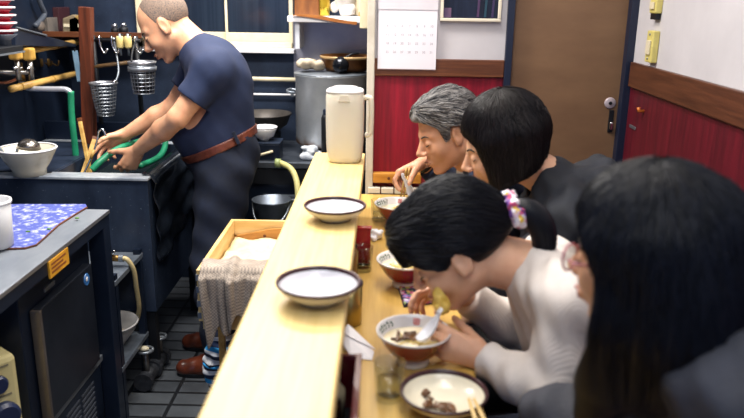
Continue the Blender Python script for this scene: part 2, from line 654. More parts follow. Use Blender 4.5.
p = on_shelf(308)
t = thing('canister', 'brown wooden canister on the kitchen wall shelf', 'canister', p)
MB().box((-.06, -.06, 0), (.06, .06, .2)).build('body', mat('canister_brown', '7c4a1f', '5c3314', rough=.5, scale=5, stretch=(6, 6, 1)), t, local=True, bevel=.006)
MB().box((-.062, -.062, .2), (.062, .062, .23)).build('lid', M_darkwood, t, local=True, bevel=.006)
p = on_shelf(322)
t = thing('tin', 'shiny gold tin between the brown canister and the plastic bag', 'tin', p)
MB().lathe([(0, 0), (.036, 0), (.038, .003), (.038, .15), (.036, .153), (0, .153)], n=32).build('can', mat('gold_tin', 'd8c04a', 'b69a35', rough=.25, metal=.8, scale=4), t, local=True, smooth=True)
MB().lathe([(.039, .04), (.0395, .045), (.0395, .1), (.039, .105)], n=32).build('band', mat('tin_band', 'b99a2e', rough=.35, metal=.6), t, local=True)
p = on_shelf(344)
S = SDF((-.09, -.08, -.01), (.09, .08, .16), .004)
rr = random.Random(3)
for i in range(16):
    S.ell((rr.uniform(-.05, .05), rr.uniform(-.03, .03), rr.uniform(.02, .1)), (rr.uniform(.02, .035), rr.uniform(.02, .035), rr.uniform(.02, .035)), k=.012)
S.clip((0, 0, -1), (0, 0, .002))
t = thing('plastic_bag', 'crumpled white plastic bag on the kitchen wall shelf', 'bag', p)
pos, F = S.surf()
mesh_np('bag', pos + np.array(p), F, mat('bag_plastic', 'd9d4cf', 'bfb8b0', rough=.35, scale=12), t)
p = on_shelf(359)
t = thing('clipboard', 'pale cream board leaning at the right end of the kitchen wall shelf', 'board', p)
MB().bar((-.012, 0, .003), (.02, .0, .2), .1, .012, up=(0, 1, 0)).build('panel', M_cream, t, local=True, bevel=.002)
MB().box((.0, -.055, 0), (.035, .055, .022)).build('foot', mat('foot_wood', 'a5813c', rough=.5), t, local=True, bevel=.003)

# pipes on the kitchen wall
for nm, (x0, y0), (x1, y1), r, lab, mm in (
        ('gas_pipe', (236, 78.5), (306, 80), .011, 'cream gas pipe running along the kitchen wall below the window', M_cream),
        ('water_pipe', (236, 94), (300, 95), .006, 'thin white pipe along the kitchen wall, lower of the two pipes', M_white)):
    a, b = P(x0, y0, Y=YK - .04), P(x1, y1, Y=YK - .04)
    t = thing(nm, lab, 'pipe', (a.x, YK - .04, a.z))
    MB().tube([a, b], r, 12).build('pipe', mm, t, smooth=True)
    for f in (.12, .88):
        c = a.lerp(b, f)
        MB().box((c.x - .008, c.y - r - .003, c.z - r - .004), (c.x + .008, YK - .001, c.z + r + .004)).build('bracket', M_steel, t, bevel=.002)

# ================================================================ stove and stockpot
ZST = .80
X0S = -.905
st = thing('gas_stove', 'dark steel gas stove along the kitchen back wall', 'stove', ((X0S + xa) / 2, 3.6, 0))
MB().box((X0S, 3.35, ZST - .03), (xa, YK - .015, ZST)).build('top', mat('stove_top_steel', '6b727c', '3c434e', rough=.35, metal=.75, scale=9, rvar=.15), st, bevel=.004)
MB().box((X0S + .01, 3.38, .1), (xa - .005, YK - .02, ZST - .03)).build('body', M_navysteel, st, bevel=.004)
MB().box((X0S + .01, 3.36, ZST - .11), (xa - .005, 3.379, ZST - .035)).build('control_panel', M_black, st, bevel=.003)
for i in range(4):
    lx = X0S + .04 if i % 2 else xa - .04
    MB().box((lx - .02, 3.4 if i < 2 else YK - .08, 0), (lx + .02, 3.44 if i < 2 else YK - .04, .1)).build('leg', M_black, st)
gx = P(262, 175, Y=3.37).x
MB().box((gx, 3.365, .38), (gx + .4, 3.379, .64)).build('oven_door', M_steel, st, bevel=.004)
MB().tube([(gx + .02, 3.34, .62), (gx + .38, 3.34, .62)], .008, 10).build('oven_handle', M_steel_bright, st, smooth=True)
bc = P(329, 148, z=ZST + .05)
SPX, SPY = bc.x, 3.60
br = thing('burner_ring', 'black iron burner ring under the stockpot', 'burner', (SPX, SPY, ZST))
MB().lathe([(.11, .035), (.13, .035), (.13, .045), (.11, .045), (.11, .035)], n=32).build('ring', M_black, br, local=True)
for k in range(4):
    a = k * PI / 2 + .6
    MB().box((-.008, .08, 0), (.008, .145, .046), Matrix.Rotation(a, 3, 'Z')).build('prong', M_black, br, local=True)
zb = ZST + .047
pot = thing('stockpot', 'large aluminium stockpot with a scorched base by the kitchen back wall', 'pot', (SPX, SPY, zb))
R_, H_ = .172, .33


def pot_mat():
    m = mat('aluminium_scorched', 'c9cdd2', 'aeb4bb', rough=.4, metal=.3, scale=6, rvar=.1)
    N, L = m.node_tree.nodes, m.node_tree.links
    b = N['Principled BSDF']
    src = b.inputs['Base Color'].links[0].from_socket
    tc = N.new('ShaderNodeTexCoord'); sx = N.new('ShaderNodeSeparateXYZ'); L.new(tc.outputs['Object'], sx.inputs[0])
    nz = N.new('ShaderNodeTexNoise'); nz.inputs['Scale'].default_value = 14; L.new(tc.outputs['Object'], nz.inputs['Vector'])
    ad = N.new('ShaderNodeMath'); ad.operation = 'MULTIPLY_ADD'; ad.inputs[1].default_value = -.09
    L.new(nz.outputs['Fac'], ad.inputs[0]); L.new(sx.outputs[2], ad.inputs[2])
    mr = N.new('ShaderNodeMapRange'); mr.inputs['From Min'].default_value = .0; mr.inputs['From Max'].default_value = -.035
    L.new(ad.outputs[0], mr.inputs['Value'])
    mx = N.new('ShaderNodeMix'); mx.data_type = 'RGBA'
    L.new(mr.outputs[0], mx.inputs[0]); L.new(src, mx.inputs[6]); mx.inputs[7].default_value = lin('6b4420')
    L.new(mx.outputs[2], b.inputs['Base Color'])
    return m


MB().lathe([(0, 0), (R_ - .012, 0), (R_, .012), (R_, H_), (R_ + .006, H_ + .004), (R_ + .006, H_ + .01), (R_ - .002, H_ + .01), (R_ - .004, .02), (0, .012)], n=56).build('body', pot_mat(), pot, local=True, smooth=True)
for sgn in (-1, 1):
    MB().tube(arcpts([(sgn * (R_ - .002), -.05, .25), (sgn * (R_ + .035), -.045, .255), (sgn * (R_ + .035), .045, .255), (sgn * (R_ - .002), .05, .25)]), .006, 8).build('handle', M_steel, pot, local=True, smooth=True)
ZL = zb + H_ + .011
lid = thing('pot_lid', 'flat steel lid on the large stockpot, under the brown pan', 'lid', (SPX, SPY, ZL))
MB().lathe([(0, .012), (R_ - .03, .008), (R_ + .006, .003), (R_ + .008, 0), (0, 0)], n=56).build('disc', M_steel, lid, local=True, smooth=True)
# brown pan lying on the lid
pc = P(347, 70, Y=SPY)
pan = thing('copper_pan', 'shallow brown copper pan on top of the stockpot', 'pan', (pc.x, SPY + .02, ZL + .013))
MB().lathe([(0, 0), (.1, 0), (.118, .02), (.124, .062), (.128, .064), (.128, .068), (.121, .068), (.112, .022), (.098, .006), (0, .006)], n=44).build('bowl', mat('worn_copper', '8a5a2c', '4b2c17', rough=.35, metal=.6, scale=7, rvar=.1), pan, local=True, smooth=True)
MB().lathe([(.129, .058), (.132, .06), (.132, .069), (.129, .071)], n=44).build('rim', mat('pan_rim', 'a98c63', rough=.4, metal=.4), pan, local=True, smooth=True)
MB().box((.118, -.045, .03), (.15, -.0, .066)).build('grip', mat('grip_ochre', 'bd9a4e', '9c7a38', rough=.6, scale=9), pan, local=True, bevel=.006)
bq = P(340.5, 66, Y=SPY - .125)
t = thing('ladle_cup', 'round black ladle cup resting against the copper pan', 'ladle', (bq.x, SPY - .1255, ZL + .012))
rl = Matrix.Rotation(math.radians(72), 3, 'X')
MB().lathe([(0, .02), (.02, .015), (.035, 0), (.039, -.012), (.036, -.012), (.03, -.003), (0, .012)], o=(0, .005, .041), n=28, m=rl).build('cup', mat('ladle_black', '15181f', rough=.2, metal=.5), t, local=True, smooth=True)
MB().tube([(.02, .018, .07), (.05, .045, .085), (.08, .06, .088)], .005, 8).build('handle', M_black, t, local=True, smooth=True)
# rag on the lid
rg = P(310, 73, Y=SPY - .02)
S = SDF((-.08, -.09, -.01), (.08, .09, .1), .004)
rr = random.Random(8)
for i in range(14):
    S.ell((rr.uniform(-.045, .045), rr.uniform(-.04, .05), rr.uniform(.012, .05)), (rr.uniform(.014, .032), rr.uniform(.014, .03), rr.uniform(.01, .022)), k=.012)
S.ripple([((160, 60, 90), .0015, 0), ((-80, 170, 60), .0015, 1)])
S.clip((0, 0, -1), (0, 0, .001))
pos, F = S.surf()
rp = V((rg.x + .005, SPY - .045, ZL + .013))
t = thing('rag', 'crumpled beige rag on the rim of the stockpot lid', 'cloth', rp)
mesh_np('cloth', pos + np.array(rp), F, mat('rag_beige', 'b9ab96', '8f836f', rough=.95, scale=12, bump=.3, bscale=160), t)
# dark wok and white bowl left of the pot
wk = P(265, 123, Y=3.66)
t = thing('wok', 'dark iron wok on the stove behind the white bowl', 'wok', (wk.x, 3.66, ZST))
MB().lathe([(.06, 0), (.075, 0), (.08, .09), (.06, .09)], n=24).build('stand', M_black, t, local=True)
MB().lathe([(0, .085), (.06, .09), (.11, .125), (.13, .175), (.134, .175), (.134, .18), (.127, .18), (.105, .13), (.055, .098), (0, .093)], n=40).build('pan', mat('wok_iron', '4b4642', '2a2a2c', rough=.45, metal=.5, scale=7), t, local=True, smooth=True)
MB().tube([(-.125, -.02, .17), (-.2, -.05, .2), (-.28, -.08, .22)], .01, 8).build('handle', M_black, t, local=True, smooth=True)
wb = P(263.5, 132, Y=3.43)
bb = thing('steel_box', 'dark steel box on the stove under the white bowl', 'box', (wb.x, 3.45, ZST))
MB().box((-.07, -.06, 0), (.08, .06, .075)).build('body', M_navysteel, bb, local=True, bevel=.004)
MB().box((-.072, -.062, .075), (.082, .062, .083)).build('lid', M_dsteel, bb, local=True, bevel=.002)
MB().tube([(-.03, -.066, .02), (.05, -.072, .045)], .006, 8).build('lever', M_cream, bb, local=True, smooth=True)
t = thing('white_bowl', 'white enamel bowl on the stove beside the chef\'s belt', 'bowl', (wb.x, 3.45, ZST + .084))
MB().lathe([(0, 0), (.022, 0), (.024, .006), (.045, .02), (.058, .05), (.061, .062), (.058, .062), (.054, .05), (.04, .024), (0, .012)], n=40).build('bowl', mat('enamel_white', 'd9d9dc', rough=.25), t, local=True, smooth=True)
MB().lathe([(.0585, .061), (.061, .0605), (.063, .063), (.061, .0655), (.0585, .064)], n=40).build('rim', M_white, t, local=True, smooth=True)
# yellow hose with a ring nozzle
hp = [P(278, 163, Y=3.32), P(283, 164, Y=3.31), P(291, 169, Y=3.28), P(296, 179, Y=3.25), P(298, 195, Y=3.22), P(298, 225, Y=3.2), P(296, 260, Y=3.2)]
hp.append(V((hp[-1].x, 3.2, .02)))
t = thing('hose', 'pale yellow rubber hose hanging off the stove edge', 'hose', hp[0])
MB().tube(arcpts(hp, 8), .0135, 12).build('tube', mat('hose_yellow', 'c9c285', 'b3aa6a', rough=.5, scale=8), t, smooth=True)
MB().tube([hp[0] + V((-.012, 0, 0)), hp[0] + V((.012, -.001, -.001))], .021, 16).build('ring', mat('ring_olive', '93a06a', rough=.4), t, smooth=True)
# bucket at the stove's foot
bk_ = P(266, 200, Y=3.25)
t = thing('bucket', 'grey galvanised bucket standing below the stove beside the chef', 'bucket', (bk_.x + .03, 3.22, .42))
MB().lathe([(0, 0), (.065, 0), (.085, .23), (.089, .232), (.089, .238), (.083, .238), (.063, .008), (0, .008)], n=36).build('pail', mat('galvanised', '6f7782', '4e5661', rough=.4, metal=.7, scale=8), t, local=True, smooth=True)
MB().tube(arcpts([(-.086, 0, .22), (-.06, -.09, .17), (.0, -.11, .15), (.06, -.09, .17), (.086, 0, .22)]), .004, 8).build('handle', M_steel, t, local=True, smooth=True)
bs = thing('step_stool', 'dark steel stand carrying the galvanised bucket', 'stand', (bk_.x + .03, 3.22, 0))
MB().box((-.12, -.1, .39), (.12, .1, .419)).build('top', M_navysteel, bs, local=True, bevel=.004)
for sx in (-1, 1):
    for sy in (-1, 1):
        MB().box((sx * .1 - .012, sy * .08 - .012, 0), (sx * .1 + .012, sy * .08 + .012, .39)).build('leg', M_black, bs, local=True)
bt = P(323.5, 134, Y=3.3)
t = thing('thermos', 'slim black flask behind the cream pitcher', 'flask', (bt.x + .012, 3.42, ZST))
MB().lathe([(0, 0), (.03, 0), (.032, .004), (.032, .2), (.026, .215), (0, .215)], n=28).build('body', M_black, t, local=True, smooth=True)
MB().lathe([(0, .24), (.02, .24), (.024, .236), (.024, .214)], n=28).build('cap', M_navysteel, t, local=True, smooth=True)
tw = P(313, 158, Y=3.38)
S = SDF((-.06, -.05, -.005), (.06, .05, .09), .004)
rr = random.Random(5)
for i in range(12):
    S.ell((rr.uniform(-.03, .03), rr.uniform(-.02, .02), rr.uniform(.01, .06)), (rr.uniform(.01, .026), rr.uniform(.01, .022), rr.uniform(.008, .02)), k=.01)
S.clip((0, 0, -1), (0, 0, .001))
pos, F = S.surf()
tp = V((tw.x - .012, 3.42, ZST))
t = thing('crumpled_towel', 'crumpled white towel on the stove corner by the counter end', 'towel', tp)
mesh_np('cloth', pos + np.array(tp), F, mat('towel_white', 'c8ccd2', '8f98a6', rough=.9, scale=16, bump=.3, bscale=150), t)
# ================================================================ sink unit
ZS = .86
sc = P(147, 178, z=ZS)
SX, SY = sc.x, sc.y                       # front right corner of the sink
SX0, SYB = XL + .015, 3.5
SBX = -1.30                               # left end of the basin, deck beyond it
sk = thing('sink_unit', 'deep dark steel sink the chef works over, its front splashed with water marks', 'sink', ((SX + SX0) / 2, (SY + SYB) / 2, 0))
MB().box((SX0, SY, .30), (SX, SY + .02, ZS - .012)).build('front_panel', M_sink, sk, bevel=.002)
MB().box((SX - .02, SY + .02, .30), (SX, SYB, ZS - .012)).build('side_panel', M_sink, sk, bevel=.002)
MB().box((SX0, SY + .02, .30), (SX0 + .02, SYB, ZS - .012)).build('side_panel', M_sink, sk, bevel=.002)
rim = MB()
rim.box((SX0, SY - .006, ZS - .012), (SX + .004, SY + .075, ZS))
rim.box((SX0, SYB - .05, ZS - .012), (SX + .004, SYB, ZS))
rim.box((SX - .04, SY + .05, ZS - .012), (SX + .004, SYB - .05, ZS))
rim.build('rim', mat('sink_rim_steel', 'c4cad1', '848d99', rough=.3, metal=.15, scale=10, rvar=.15), sk, bevel=.003)
MB().box((SX0, SY + .05, ZS - .012), (SBX, SYB - .05, ZS)).build('deck', M_dsteel, sk, bevel=.002)
ba = MB()
ba.box((SBX, SY + .05, .5), (SX - .04, SYB - .05, .512))
ba.box((SBX, SY + .05, .512), (SBX + .008, SYB - .05, ZS - .004)).box((SX - .048, SY + .05, .512), (SX - .04, SYB - .05, ZS - .004))
ba.box((SBX, SY + .044, .512), (SX - .04, SY + .052, ZS - .004)).box((SBX, SYB - .056, .512), (SX - .04, SYB - .048, ZS - .004))
ba.build('basin', M_dsteel, sk)
zbs = P(88, 122, Y=SYB).z
MB().box((SX0, SYB, ZS - .3), (SX + .004, SYB + .02, zbs)).build('backsplash', M_navysteel, sk, bevel=.002)
for x in (SX0 + .03, SX - .03):
    for y in (SY + .03, SYB - .03):
        MB().box((x - .02, y - .02, 0), (x + .02, y + .02, .30)).build('leg', M_black, sk)
# water in the basin
tag(MB().box((SBX + .009, SY + .053, .70), (SX - .049, SYB - .057, .762)).build('water', mat('sink_water', '39454a', rough=.05, trans=.6, ior=1.33)), 'cloudy water standing in the sink basin', 'water', kind='stuff')
# black plastic film over the sink's right side
sh = MB()
nu, nv = 26, 20
vs, fs = [], []
rr = random.Random(2)
for j in range(nv + 1):
    for i in range(nu + 1):
        u, v = i / nu, j / nv
        y = SY + .03 + u * .56
        zz = ZS + .006 - v * .36 * (1 - .25 * u)
        x = SX + .012 + .010 * math.sin(u * 17 + v * 5) * v + .008 * math.sin(v * 19 + u * 4) + .014 * v
        if j < 2:
            x = SX - .03 + j * .03; zz = ZS + .008 - .004 * j
        vs.append((x, y, zz))
for j in range(nv):
    for i in range(nu):
        a = j * (nu + 1) + i
        fs.append((a, a + 1, a + nu + 2, a + nu + 1))
sh.add(vs, fs)
o = sh.build('plastic_sheet', mat('black_plastic_film', '1c222c', '0f131a', rough=.22, scale=8, bump=.25, bscale=14), smooth=True, solid=.002)
tag(o, 'rumpled black plastic film hanging over the right side of the sink', 'plastic sheet')

# tap with a green hose
a = P(21, 84, Y=3.15)
tp = thing('tap', 'chrome swivel tap spout over the left part of the sink', 'tap', a)
pts = [P(21, 78, Y=3.15), P(22, 85, Y=3.15), P(30, 88.5, Y=3.15), P(50, 89, Y=3.15), P(66, 89.5, Y=3.15), P(71, 94, Y=3.15)]
MB().tube(arcpts(pts, 8), .0115, 12).build('spout', mat('tap_chrome', 'c6c9d2', rough=.2, metal=.5), tp, smooth=True)
p = pts[0]
MB().tube([p + V((0, 0, -.012)), p + V((0, 0, .035))], .017, 14).build('valve_body', mat('brass_worn', '8a6c3c', '5b4526', rough=.35, metal=.8, scale=20), tp, smooth=True)
MB().tube([p + V((0, 0, .02)), V((XL, p.y, p.z + .02))], .011, 10).build('supply_pipe', M_steel, tp, smooth=True)
e = pts[-1]
hz = thing('green_hose', 'green hose hanging straight down from the chrome spout', 'hose', e)
M_green = mat('green_rubber', '1f8a63', '176b4e', rough=.4, scale=10)
b_ = P(77, 172, Y=3.15)
MB().tube(arcpts([e + V((0, 0, .012)), e.lerp(b_, .3) + V((-.004, 0, 0)), e.lerp(b_, .7), b_, b_ + V((.01, 0, -.07))], 8), .0135, 12).build('tube', M_green, hz, smooth=True)
# hose under the chef's hands
g = thing('rinsing_hose', 'green hose coiled across the basin under the chef\'s hands', 'hose', P(110, 160, Y=3.1))
gp = [P(92, 170, Y=2.95), P(102, 160, Y=2.98), P(118, 149, Y=3.06), P(138, 142, Y=3.2), P(152, 138, Y=3.34), P(165, 141, Y=3.42), P(160, 156, Y=3.3), P(140, 166, Y=3.12)]
MB().tube(arcpts(gp, 8), .014, 12).build('tube', M_green, g, smooth=True)
# wooden sticks and a hook standing in the sink corner
for i, (q0, q1, r, lab) in enumerate((((90, 172), (79.5, 119), .008, 'long thin wooden stick leaning left in the sink corner'),
                                       ((85, 170), (96, 138), .012, 'thick short wooden stick leaning right in the sink corner'))):
    lo_, hi_ = P(*q0, Y=3.0 + .05 * i), P(*q1, Y=3.08 + .05 * i)
    lo_ = lo_ + (lo_ - hi_).normalized() * .13
    t = thing('wooden_stick', lab, 'stick', lo_)
    MB().bar(lo_, hi_, r * 2, r * 1.4, up=(0, 1, 0)).build('shaft', M_bamboo, t, bevel=.002)
    MB().bar(lo_.lerp(hi_, .97), hi_ + (hi_ - lo_).normalized() * .004, r * 2.1, r * 1.6, up=(0, 1, 0)).build('end_cap', M_darkwood, t)
hk = thing('steel_hook', 'bent steel hook standing beside the wooden sticks in the sink', 'hook', P(86, 172, Y=2.98))
hp = [P(85, 171, Y=2.98), P(91, 158, Y=3.0), P(97, 141, Y=3.02), P(99, 131, Y=3.02), P(103, 130, Y=3.02), P(106, 136, Y=3.02)]
hp[0] = hp[0] + (hp[0] - hp[1]).normalized() * .12
MB().tube(arcpts(hp, 6), .0042, 8).build('rod', M_chrome, hk, smooth=True)
rg_ = hp[3]
MB().tube([hp[1] + V((0, 0, -.004)), hp[1].lerp(hp[2], .5)], .007, 8).build('grip', M_bamboo, hk, smooth=True)

# bowl with the ladle on the deck
bp_ = P(30, 174, z=ZS)
wbl = thing('mixing_bowl', 'large white flared bowl at the left end of the sink', 'bowl', bp_)
RB = .108
MB().lathe([(0, .004), (.055, .004), (.056, 0), (.062, 0), (.062, .02), (.082, .05), (.1, .085), (RB, .1), (RB, .104), (.1, .1), (.08, .06), (.06, .03), (0, .022)], n=52).build('body', mat('ivory_glaze', 'cfcabb', 'bdb8a8', rough=.25, scale=5), wbl, local=True, smooth=True)
MB().lathe([(RB - .006, .101), (RB + .001, .1), (RB + .002, .104), (RB - .003, .107), (RB - .006, .104)], n=52).build('rim', M_white, wbl, local=True, smooth=True)
ld = thing('ladle', 'steel ladle with its round cup turned up in the white flared bowl', 'ladle', bp_ + V((.0, 0, .07)))
c = bp_ + V((.012, -.01, .105))
MB().lathe([(0, .036), (.02, .033), (.037, .02), (.044, 0), (.041, 0), (.034, .017), (.018, .029), (0, .032)], o=c, n=32, m=Matrix.Rotation(.15, 3, 'Y')).build('cup', mat('ladle_steel', '9c9690', '6f6a66', rough=.22, metal=.9, scale=5), ld, smooth=True)
MB().tube(arcpts([c + V((-.036, -.01, .006)), P(12, 163, Y=bp_.y - .04), P(2, 151, Y=bp_.y - .06), P(-6, 141, Y=bp_.y - .06)], 6), .0055, 8).build('handle', M_steel, ld, smooth=True)

# ================================================================ left wall fittings
for i, (y0, y1, X_, H) in enumerate(((52, 43, -1.5, 0), (89, 75, -1.5, 0))):
    a, b = P(20 if i == 0 else 11, y0, X=X_), P(72 if i == 0 else 71, y1, X=X_)
    t = thing('bamboo_pole', ['upper bamboo pole along the left kitchen wall', 'lower bamboo pole along the left kitchen wall'][i], 'pole', a)
    ax = (b - a).normalized()
    b2 = b + ax * .05
    MB().tube([a, b2], .0145, 12).build('pole', M_bamboo, t, smooth=True)
    for f in (.12, .6):
        c = a.lerp(b2, f)
        MB().bar(c, V((XL, c.y, c.z)), .012, .02).build('bracket', M_black, t)
        MB().tube([c - ax * .004, c + ax * .004], .0165, 12).build('joint', mat('bamboo_joint', '9c7a3a', rough=.5), t)
# slanting black metal shelf above the poles
q0, q1, q2, q3 = P(16, 28, X=-1.45), P(76, 44, X=-1.45), P(76, 47, X=-1.45), P(16, 46, X=-1.45)
t = thing('slanting_shelf', 'black slanting metal shelf on the left kitchen wall above the poles', 'shelf', q3)
MB().prism([q0, q1, q2, q3], (XL + 1.45 + .001, 0, 0)).build('panel', M_navysteel, t, bevel=.003)
MB().tube([q0 + V((.003, 0, .002)), q0.lerp(q1, .45) + V((.003, 0, .002))], .004, 8).build('edge_trim', M_steel, t)
# clutter above the shelf on the wall: cable, board, small box
cp = [P(37, -6, X=-1.6), P(41, 5, X=-1.6), P(44.5, 14, X=-1.6), P(40, 21, X=-1.6), P(35, 26, X=-1.6)]
t = thing('cable', 'grey cable looping down the left kitchen wall', 'cable', cp[-1])
MB().tube(arcpts(cp, 6), .012, 10).build('cable', mat('cable_grey', '3e444f', rough=.5), t, smooth=True)
MB().ball(P(40, 26, X=-1.6), (.02, .03, .026)).build('socket', mat('socket_tan', '6d6258', '4e4641', rough=.6, scale=20), t, smooth=True)
a, b = P(47, 36, X=-1.63), P(58, 17, X=-1.63)
t = thing('cardboard_piece', 'grey-brown board leaning on the left wall behind the slanting shelf', 'board', (a.x, a.y, a.z))
MB().box((XL, a.y, a.z - .05), (XL + .02, b.y, b.z)).build('board', mat('board_greybrown', '6f675f', '4f4a48', rough=.8, scale=9), t, bevel=.002)
a, b = P(59, 36, X=-1.62), P(67.5, 7, X=-1.62)
t = thing('maroon_panel', 'narrow maroon panel on the left wall near the kitchen corner', 'panel', (a.x, a.y, a.z))
MB().box((XL, a.y, a.z - .05), (XL + .03, b.y, b.z)).build('panel', mat('maroon_panel', '3e1d22', '2c151b', rough=.5, scale=8), t, bevel=.002)
# red and white stack at the top left
rw = P(3, 34, X=-1.38)
t = thing('ribbed_tower', 'red tower of stacked cups with white rims at the left edge', 'cup stack', (rw.x, rw.y, rw.z - .03))
k = 0
MB().lathe([(0, -.03), (.02, -.03), (.025, .01), (.05, .03), (0, .03)], n=28).build('stem', mat('stem_grey', '494f5b', rough=.4), t, local=True, smooth=True)
for i in range(9):
    z0 = .02 + i * .027
    cu = MB().lathe([(.024, z0), (.043, z0 + .02), (.043, z0 + .027), (0, z0 + .027)], n=32).build('cup', mat('cup_red', 'b01f36', '8c152a', rough=.35, scale=5), t, local=True, smooth=True)
    MB().lathe([(.043, z0 + .019), (.05, z0 + .019), (.051, z0 + .025), (.043, z0 + .026)], n=32).build('rim', mat('cup_rim_white', 'd8d3d8', rough=.4), cu, local=True, smooth=True)
bs0 = WORLD[t.name]
bx0, bx1 = P(-30, 62, X=-1.33), P(23, 44, X=-1.33)
t = thing('control_box', 'black steel box with a pale upper edge at the left, under the red tower', 'box', (-1.4, bx1.y - .3, bx0.z))
zt = bs0.z - .031
MB().box((XL, bx1.y - .6, bx0.z + .03), (-1.33, bx1.y, zt)).build('body', M_black, t, bevel=.003)
MB().box((-1.333, bx1.y - .6, zt - .006), (-1.326, bx1.y + .002, zt + .0)).build('edge_trim', M_steel, t)
# yellow-handled valves under the box
for i, (px, py, h) in enumerate(((16, 55, .036), (29, 54, .05))):
    c = P(px, py, X=-1.45)
    t = thing('gas_valve', ['short valve with an ochre cap under the black box, nearer the left edge', 'taller valve with an ochre cap at the start of the upper bamboo pole'][i], 'valve', c)
    MB().box((c.x - .02, c.y - .028 + .006 * i, c.z - h / 2), (c.x + .02, c.y + .022, c.z + h / 2)).build('cap', mat('ochre_cap', 'c49a4a', '9b7634', rough=.5, scale=14), t, bevel=.008)
    MB().tube([c + V((0, 0, -h / 2)), c + V((0, 0, -h / 2 - .08))], .011, 10).build('stem', mat('valve_metal', '8d8a86', '5c5a5a', rough=.3, metal=.8, scale=30), t, smooth=True)
    MB().tube([c + V((0, 0, -h / 2 - .05)), V((XL, c.y, c.z - h / 2 - .05))], .009, 10).build('pipe', MATS['valve_metal'], t, smooth=True)
    MB().tube([c + V((.0, -.03, -h / 2 - .03)), c + V((0, .03, -h / 2 - .035))], .006, 8).build('lever', M_chrome, t, smooth=True)
cpp = [P(-8, 82, X=-1.5), P(4, 83, X=-1.5), P(16, 79, X=-1.5), P(21, 70, X=-1.5)]
t = thing('copper_tube', 'thin copper tube curving under the valves at the left edge', 'pipe', cpp[1])
MB().tube(arcpts(cpp, 6), .006, 8).build('tube', mat('copper', '9a5b3c', '6b3d2a', rough=.3, metal=.8, scale=15), t, smooth=True)
MB().tube([cpp[-1], cpp[-1] + V((0, 0, .03))], .009, 10).build('nut', MATS['brass_worn'], t)
# hanging brass hook tags
for i, (px, py) in enumerate(((52, 63), (45, 63))):
    c = P(px, py, X=-1.62)
    t = thing('wall_hook', ['small brass hook on the left wall between the two poles, right one', 'small brass hook on the left wall between the two poles, left one'][i], 'hook', c)
    MB().box((XL, c.y - .012, c.z - .018), (XL + .008, c.y + .012, c.z + .02)).build('plate', MATS['brass_worn'], t, bevel=.003)
    MB().tube(arcpts([c + V((0, 0, .0)), c + V((.03, -.01, -.012)), c + V((.04, -.012, .012))], 5), .004, 8).build('prong', MATS['brass_worn'], t, smooth=True)

# ================================================================ wooden post and the noodle baskets
PY = 3.42
pa, pb = P(87, 120, Y=PY), P(86, 7, Y=PY)
post = thing('wooden_post', 'reddish-brown wooden post standing at the back of the sink', 'post', (pa.x, PY, ZS))
MB().bar((pa.x + .003, PY, ZS), (pb.x, PY, pb.z), .054, .05, up=(0, 1, 0)).build('post', mat('post_wood', '6a3420', '3f1e12', rough=.4, scale=5, stretch=(8, 8, .5), bump=.1), post, bevel=.003)
c = P(78, 65, Y=PY - .005)
t = thing('peeler', 'pale blue plastic tool hanging left of the wooden post', 'tool', c)
MB().bar((c.x + .004, PY - .01, c.z - .075), (c.x - .006, PY - .01, c.z + .065), .026, .008, up=(0, 1, 0)).build('handle', mat('pale_blue_plastic', '7f9db5', '62829b', rough=.4, scale=9), t, bevel=.003)
MB().tube([(c.x - .006, PY - .01, c.z + .06), (pa.x - .02, PY - .01, c.z + .075)], .005, 8).build('hanger', M_black, t)
RY = 3.44
ra, rb = P(92, 40, Y=RY), P(140, 38, Y=RY)
rail_t = thing('utensil_rail', 'dark iron rail behind the sink carrying the noodle baskets', 'rail', (ra.x, RY, ra.z))
MB().tube([ra, (rb.x, RY, ra.z)], .008, 10).build('bar', M_black, rail_t, smooth=True)
ra2, rb2 = P(92, 67, Y=RY), P(132, 62, Y=RY)
MB().tube([ra2, rb2], .009, 10).build('lower_bar', mat('old_bamboo', '6d5436', '4a3722', rough=.5, scale=20), rail_t, smooth=True)
MB().tube([(rb.x - .02, RY, ra.z + .02), (rb.x - .02, RY + .01, zbs)], .011, 10).build('upright', M_black, rail_t, smooth=True)
MB().tube([(ra.x + .005, RY, ra.z + .02), (ra.x + .005, RY + .01, zbs)], .011, 10).build('upright', M_black, rail_t, smooth=True)


def basket(top, bot, r0, r1, nring, label):
    """wire noodle basket: hoops and ribs, with a bail handle"""
    t = thing('noodle_basket', label, 'strainer', bot)
    hh = (top - bot).z
    m = MB()
    for i in range(nring):
        f = i / (nring - 1)
        r = r1 + (r0 - r1) * f ** .7
        m.tube([V((r * math.cos(a), r * math.sin(a), hh * f)) for a in [2 * PI * k / 20 for k in range(21)]], .0022, 5)
    for k in range(18):
        a = 2 * PI * k / 18
        m.tube([V(((r1 + (r0 - r1) * f ** .7) * math.cos(a), (r1 + (r0 - r1) * f ** .7) * math.sin(a), hh * f)) for f in (0, .25, .5, .75, 1)], .0016, 4)
    for k in range(-3, 4):
        x = k * r1 / 3.5
        w = math.sqrt(r1 * r1 - x * x)
        m.tube([(x, -w, 0), (x, w, 0)], .0016, 4).tube([(-w, x, 0), (w, x, 0)], .0016, 4)
    m.build('mesh', mat('basket_wire', '8f949b', '686d75', rough=.35, metal=.8, scale=30), t, local=True)
    MB().lathe([(r0 - .003, hh - .006), (r0 + .005, hh - .006), (r0 + .005, hh + .003), (r0 - .003, hh + .003), (r0 - .003, hh - .006)], n=36).build('hoop', M_steel_bright, t, local=True, smooth=True)
    return t, hh


